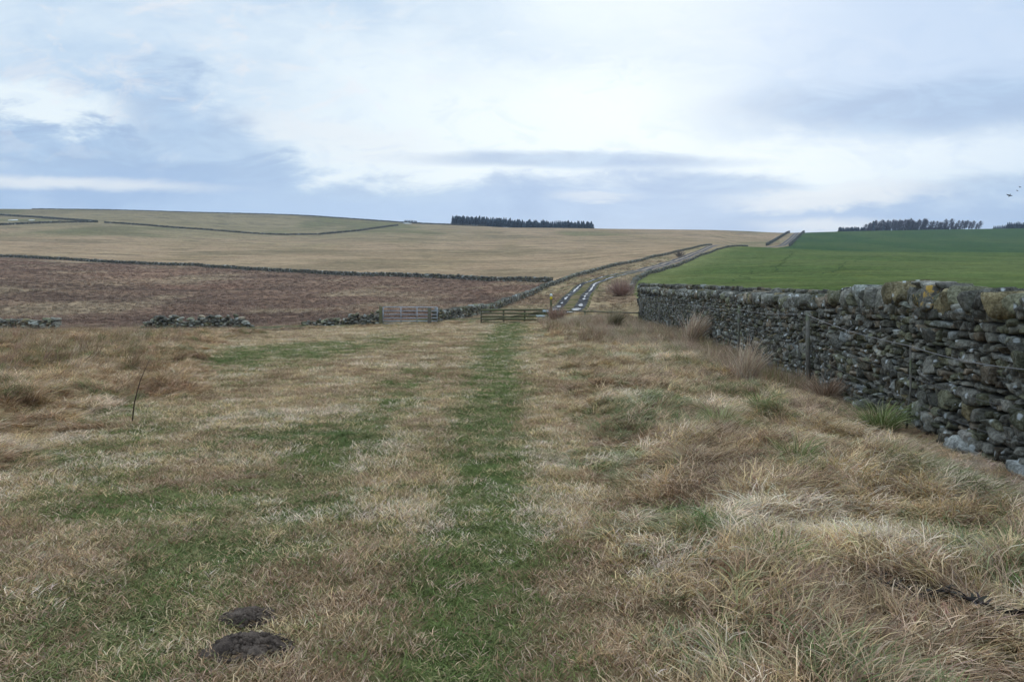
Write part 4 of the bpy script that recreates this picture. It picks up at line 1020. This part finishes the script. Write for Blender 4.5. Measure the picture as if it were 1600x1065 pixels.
# -- close turf
X, Y, r = sample(1.2, 57, lambda y: 430 * np.minimum(1, (5.5 / y)) ** 1.4, seed=501)
a = rough_amt(X, Y); k = clear(X, Y) & (r.random(len(X)) > a * 1.15); X, Y, a = X[k], Y[k], a[k]
g = greenness(X, Y); isg = r.random(len(X)) < np.clip(g * .92 + .14, 0, .80)
c = np.where(isg[:, None], green(X, Y, r), straw(X, Y, r)); sc = np.interp(Y, [3, 8, 20, 57], [1., 1.15, 1.7, 2.6]) * r.uniform(.75, 1.3, len(X)); hz = sc * np.where(isg, .8, 1.05) * (1 - .3 * g) * np.interp(Y, [3, 20, 57], [1, .85, .7])
hz = hz * (.7 + .7 * fbm(X, Y, .5, 2, 77))
scatter('short_turf', X, Y, r.uniform(0, 2 * PI, len(X)), np.stack([sc, sc, hz], 1), c, r.integers(0, 6, len(X)), turf, label='close grazed turf, green along the wheel tracks and straw coloured between them', cat='grass')
# -- laid long grass (right of the path, left bank, gate end)
X, Y, r = sample(1.2, 60, lambda y: 330 * np.minimum(1, (6. / y)) ** 1.35, seed=502)
a = rough_amt(X, Y); k = clear(X, Y) & (r.random(len(X)) < a * 1.1) ; X, Y, a = X[k], Y[k], a[k]
flow = (fbm(X, Y, .8, 3, 420) - .5) * 8 + (fbm(X, Y, 6, 2, 421) - .5) * 3 - .3
gs = sst(fbm(X, Y, .9, 3, 431), .46, .64) * .5; isg = r.random(len(X)) < gs
c = straw(X, Y, r) * r.uniform(.75, 1.2, (len(X), 1)); gc = np.array([(.24, .24, .11), (.17, .21, .075), (.30, .29, .15)])[r.integers(0, 3, len(X))]; c = np.where(isg[:, None], gc, c)
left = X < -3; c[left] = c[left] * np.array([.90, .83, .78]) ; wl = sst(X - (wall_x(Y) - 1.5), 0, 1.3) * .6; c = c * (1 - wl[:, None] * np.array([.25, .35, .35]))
sc = np.interp(Y, [3, 8, 20, 57], [.85, .95, 1.3, 2.0]) * r.uniform(.75, 1.3, len(X)); sz = sc * (.38 + .85 * fbm(X, Y, .6, 2, 441)) * (1 - .45 * sst(X - (wall_x(Y) - .9), 0, .7)) * np.interp(a, [0, 1], [.55, 1.15]) * np.interp(Y, [3, 25, 57], [1, .9, .62])
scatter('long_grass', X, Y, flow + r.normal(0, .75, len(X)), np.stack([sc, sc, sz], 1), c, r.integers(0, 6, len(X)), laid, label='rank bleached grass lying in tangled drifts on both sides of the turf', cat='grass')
# -- arching tussocks among it
X, Y, r = sample(2.6, 58, lambda y: 11.0 * np.minimum(1, (8 / y)) ** .9, seed=503)
a = rough_amt(X, Y); k = clear(X, Y) & (r.random(len(X)) < a ** 2) & (fbm(X, Y, 2.0, 2, 450) > .42); X, Y = X[k], Y[k]
isg = r.random(len(X)) < .42; c = np.where(isg[:, None], np.array([(.34, .32, .13), (.22, .23, .08), (.42, .36, .17)])[r.integers(0, 3, len(X))] * r.uniform(.75, 1.25, (len(X), 1)), straw(X, Y, r)); sc = r.uniform(.35, .85, len(X)) * np.interp(Y, [3, 15, 57], [.8, 1, 1.3]); sz = sc * r.uniform(.45, .8, len(X)) * np.interp(Y, [3, 25, 57], [1, 1, .8])
scatter('tussock_grass', X, Y, r.uniform(0, 6.28, len(X)), np.stack([sc, sc, sz], 1), c, r.integers(0, 5, len(X)), tuss, label='arching grass tussocks dotted through the rank grass', cat='grass')
# -- rushes: left bank, around the fence line, foot of the wall
X, Y, r = sample(8, 57, lambda y: 9 + 0 * y, seed=504)
n = fbm(X, Y, 2.2, 3, 460); xw = wall_x(Y)
kl = (X < xl(Y) - 1.0) & (Y > 15) & (n > .56) & (r.random(len(X)) < .3); kf = (X > 1.6) & (Y > 24) & (Y < 51) & (n > .5) & (r.random(len(X)) < .5)
kw = (X > xw - 1.2) & (Y > 12) & (n > .54) & (r.random(len(X)) < .5)
k = clear(X, Y) & (kl | kf | kw); X, Y, kl = X[k], Y[k], kl[k]
c = np.array([(.30, .20, .12), (.40, .30, .20), (.22, .18, .085), (.34, .22, .15)])[r.integers(0, 4, len(X))] * r.uniform(.7, 1.2, (len(X), 1)); sc = r.uniform(.8, 1.3, len(X)); sz = sc * np.where(kl, .75, .72) * r.uniform(.6, 1.1, len(X)) * np.where(Y > 42, .8, 1.)
tl = np.stack([r.normal(0, .1, len(X)), r.normal(.38, .2, len(X))], 1)
scatter('rush_clumps', X, Y, r.uniform(0, .8, len(X)), np.stack([sc * 1.2, sc * 1.2, sz], 1), c, r.integers(0, 4, len(X)), rush, tilt=tl, label='upright brown rushes and tall dead grass along the bank and the wall foot', cat='rushes')
# -- shaggy dead grass banked against the wall foot and along the fence
X, Y, r = sample(9.5, 50, lambda y: 26 * np.minimum(1, 16 / y) ** .8, u0=820, u1=1560, seed=507)
xw = wall_x(Y); n = fbm(X, Y, 1.2, 3, 480)
k = clear(X, Y) & (((X > xw - np.interp(Y, [9.5, 14, 30, 50], [.7, 1.3, 2.4, 3.5])) & (n > .44)) | ((Y > 23) & (X > 1.6 + (50 - Y) * .07) & (n > .45))); X, Y = X[k], Y[k]
c = np.array([(.46, .35, .25), (.54, .43, .31), (.36, .25, .17), (.42, .29, .21), (.34, .30, .16)])[r.integers(0, 5, len(X))] * r.uniform(.7, 1.15, (len(X), 1))
sc = r.uniform(.7, 1.25, len(X)) * np.interp(Y, [9, 20, 50], [.75, 1.15, 1.7]); sz = sc * r.uniform(.6, 1.1, len(X)) * np.interp(Y, [9, 14, 30, 50], [.7, 1.0, 1.1, .75])
scatter('shaggy_grass', X, Y, r.normal(-.2, .5, len(X)), np.stack([sc, sc, sz], 1), c, r.integers(0, 5, len(X)), tuss, tilt=np.stack([r.normal(0, .1, len(X)), r.normal(.45, .2, len(X))], 1), label='shaggy pinkish dead grass leaning along the wall foot and the rail fence', cat='grass')
# -- rough edge where the grass meets the moor
X, Y, r = sample(50, 66, lambda y: 3.2 + 0 * y, u0=-60, u1=600, seed=508)
n = fbm(X, Y, 3, 3, 490); k = clear(X, Y) & (n > .42) & ((Y < 55) | (Y > 59)) & ((X < -14) | (Y > 59)); X, Y = X[k], Y[k]
c = np.array([(.30, .20, .14), (.38, .28, .19), (.24, .17, .10)])[r.integers(0, 3, len(X))] * r.uniform(.7, 1.15, (len(X), 1)); sc = r.uniform(1.2, 2.2, len(X)); sz = sc * r.uniform(.35, .7, len(X))
scatter('edge_grass', X, Y, r.uniform(0, 6.28, len(X)), np.stack([sc, sc, sz], 1), c, r.integers(0, 5, len(X)), tuss, label='rough brown grass where the near field meets the moor', cat='grass')
# -- moor, lane verges beyond the gate
X, Y, r = sample(57, 260, lambda y: 4.2 * (57 / y) ** 1.5, seed=505)
z = zones(X, Y); n = fbm(X, Y, 6, 3, 470)
ln_t = np.interp(Y, TRK[:, 0], TRK[:, 1]); off = np.abs(800 + F * X / Y - ln_t) / F * Y
k = ((z == 1) | ((z == 3) & (off > 2.0))) & (r.random(len(X)) < np.where(z == 1, 1., .8)); k &= ~((Y < 60.5) & (X < 4)); X, Y, z, n = X[k], Y[k], z[k], n[k]
cm = ground_colour(X, Y) * 1.12 * r.uniform(.6, 1.5, (len(X), 1)); s_ = np.interp(Y, [57, 120, 260], [1.25, 1.8, 2.9]) * r.uniform(.7, 1.3, len(X))
scatter('moor_grass', X, Y, r.uniform(0, 6.28, len(X)), np.stack([s_, s_, s_ * np.interp(Y, [57, 260], [.62, .35]) * (.5 + n)], 1), cm, r.integers(0, 5, len(X)), wide, label='brown moor grass and heather beyond the gate', cat='moor grass')

# individual eye-catching clumps near the wall
def clump(u, Y, scale, col, label, seed, N=260, L=(.3, .62), th0=(.02, .8), th1=(1.0, 2.1), name='grass_tussock', wind=None):
    r = np.random.default_rng(seed); X = (u - 800) / F * Y; a = r.uniform(0, 6.283, N); rad = np.sqrt(r.random(N)) * .11 * scale
    d = a + r.normal(0, .6, N) if wind is None else r.normal(wind[0], wind[1], N)
    cc = np.array(col)[r.integers(0, len(col), N)] * r.uniform(.65, 1.35, (N, 1))
    V, Q, T, Cc = strip_curves(np.stack([np.cos(a) * rad, np.sin(a) * rad, np.full(N, -.04)], 1), d, r.uniform(*L, N) * scale, r.uniform(*th0, N), r.uniform(*th1, N), r.uniform(.004, .008, N) * max(1, Y / 10), 6, r, .08, cc)
    o = mesh_np(name, V, [Q, T], M['blade2'], {'bc': Cc}); o.location = (X, Y, gz1(X, Y)); tag(o, label, 'grass tussock', 'large grass tussocks'); return o
G1 = [(.15, .20, .06), (.22, .26, .09), (.33, .32, .16), (.12, .16, .05)]; G2 = [(.48, .38, .25), (.55, .45, .32), (.38, .27, .19), (.42, .30, .22)]
clump(1375, 9.1, 1.0, G1, 'big green arching tussock at the foot of the wall, below the second stake', 601, 420)
clump(1125, 9.3, .8, [(.36, .34, .17), (.26, .28, .10), (.42, .37, .22)], 'yellow-green spiky tussock in the middle of the rank grass', 602, 300)
clump(1190, 10.3, .75, G1, 'dark green tussock just left of the tall pale grass by the wall', 603, 240)
clump(1245, 6.9, .75, G1, 'green tussock among brown grass right of the path, nearer than the wall foot', 604, 260)
clump(1212, 4.25, .5, G1, 'small bright green tuft near the bottom right of the grass', 605, 170)
clump(1165, 13.6, 1.45, G2, 'tall pale feathery clump standing before the wall left of the thick stake', 606, 330, (.3, .7), (.0, .6), (.3, 1.5), wind=(.3, 1.1))
clump(1080, 24.5, 2.0, G2, 'tallest pinkish dead grass clump at the bend of the far wall', 607, 400, (.35, .7), (.1, .7), (.5, 1.5), wind=(.2, .9))
clump(1290, 12.0, 1.0, [(.33, .22, .15), (.38, .28, .2), (.26, .17, .11)], 'reddish brown clump against the wall right of the thick stake', 608, 340, (.3, .6), (.1, .8), (.8, 1.7))
clump(955, 36, 2.3, [(.20, .16, .09), (.26, .2, .12), (.14, .13, .07)], 'dark brown rush clump below the thin rail fence', 609, 420, (.3, .6), (.1, .6), (.5, 1.3), wind=(.2, .7))
clump(870, 44, 2.4, [(.30, .19, .14), (.34, .23, .17)], 'russet grass clump just right of the path by the stile', 610, 300, (.25, .5), (.0, .5), (.4, 1.2))

# dead dark bracken stems lying in the grass, lower right
def dead_branch():
    Y = 3.8; X = (1475 - 800) / F * Y; g = gz1(X, Y); r = np.random.default_rng(44)
    g -= .055; root = empty('dead_branch', (X, Y, g)); tag(root, 'dark rotting branch lying half buried in the grass at lower right', 'branch')
    b = MB(); pts = [(-.30, .22, .07), (-.2, .17, .10), (-.08, .06, .08), (.02, .05, .11), (.14, -.04, .09), (.24, -.06, .05), (.34, -.13, .07), (.5, -.2, .05)]
    b.tube(pts, [.004, .009, .012, .007, .010, .006, .005, .002], 8, .8); tube_col(b, 'limb', (.028, .022, .020), root)
    def fn(r, N):
        t = r.uniform(0, 7, N); i = t.astype(int).clip(0, 6); f = (t - i)[:, None]; p = np.array(pts); q = p[i] * (1 - f) + p[i + 1] * f
        return q, r.choice([-2.2, .9, -.5, 2.6], N) + r.normal(0, .5, N), r.uniform(.03, .13, N), r.uniform(.9, 1.7, N), r.uniform(1.4, 2.6, N)
    twig_cloud('side_twigs', 200, fn, M['twig'], (.05, .04, .034), r, root, w=.012)
dead_branch()

# tractor lines in the growing crop
def crop_line(pts, hw, seed):
    ln = Line([((u - 800) / F * Y, Y) for u, Y in pts]); s_ = np.arange(0, ln.L, .8); x, y, th = ln.at(s_); wv = (fbm(s_, s_ * 0, 9, 2, seed) - .5) * 3.0
    V = []
    for d in (-1, 1): xx = x + np.sin(th) * (wv + d * hw); yy = y - np.cos(th) * (wv + d * hw); V.append(np.stack([xx, yy, gz(xx, yy) + .05], 1))
    n = len(s_); V = np.concatenate(V); i = np.arange(n - 1); q = np.stack([i, i + 1, i + n + 1, i + n], 1)
    o = mesh_np('crop_track', V, q, M['track'], {'tc': np.tile([.055, .078, .028], (2 * n, 1))}); tag(o, kind='structure')
    if o.data.polygons[3].normal.z < 0: o.data.flip_normals()
crop_line([(1296, 135), (1303, 165), (1318, 200), (1345, 245), (1380, 290)], .16, 5)
crop_line([(1210, 160), (1216, 185), (1222, 220), (1232, 270), (1240, 330)], .16, 6)
crop_line([(1150, 110), (1170, 140), (1180, 170)], .1, 7)
# thin winter air
def haze():
    b = MB(); m, w = mat('haze_air'); v = w.n('ShaderNodeVolumePrincipled'); v.inputs['Color'].default_value = (.62, .76, .95, 1); v.inputs['Density'].default_value = .00014; v.inputs['Anisotropy'].default_value = .2
    o = w.n('ShaderNodeOutputMaterial'); w.lk(v.outputs[0], o.inputs['Volume'])
    V = np.array([(x, y, z) for x in (-1950, 1950) for y in (-1950, 1950) for z in (-6, 190)], float)
    q = np.array([[0, 1, 3, 2], [4, 6, 7, 5], [0, 4, 5, 1], [2, 3, 7, 6], [0, 2, 6, 4], [1, 5, 7, 3]])
    ob = mesh_np('haze', V, q, m); tag(ob, kind='stuff')
haze()
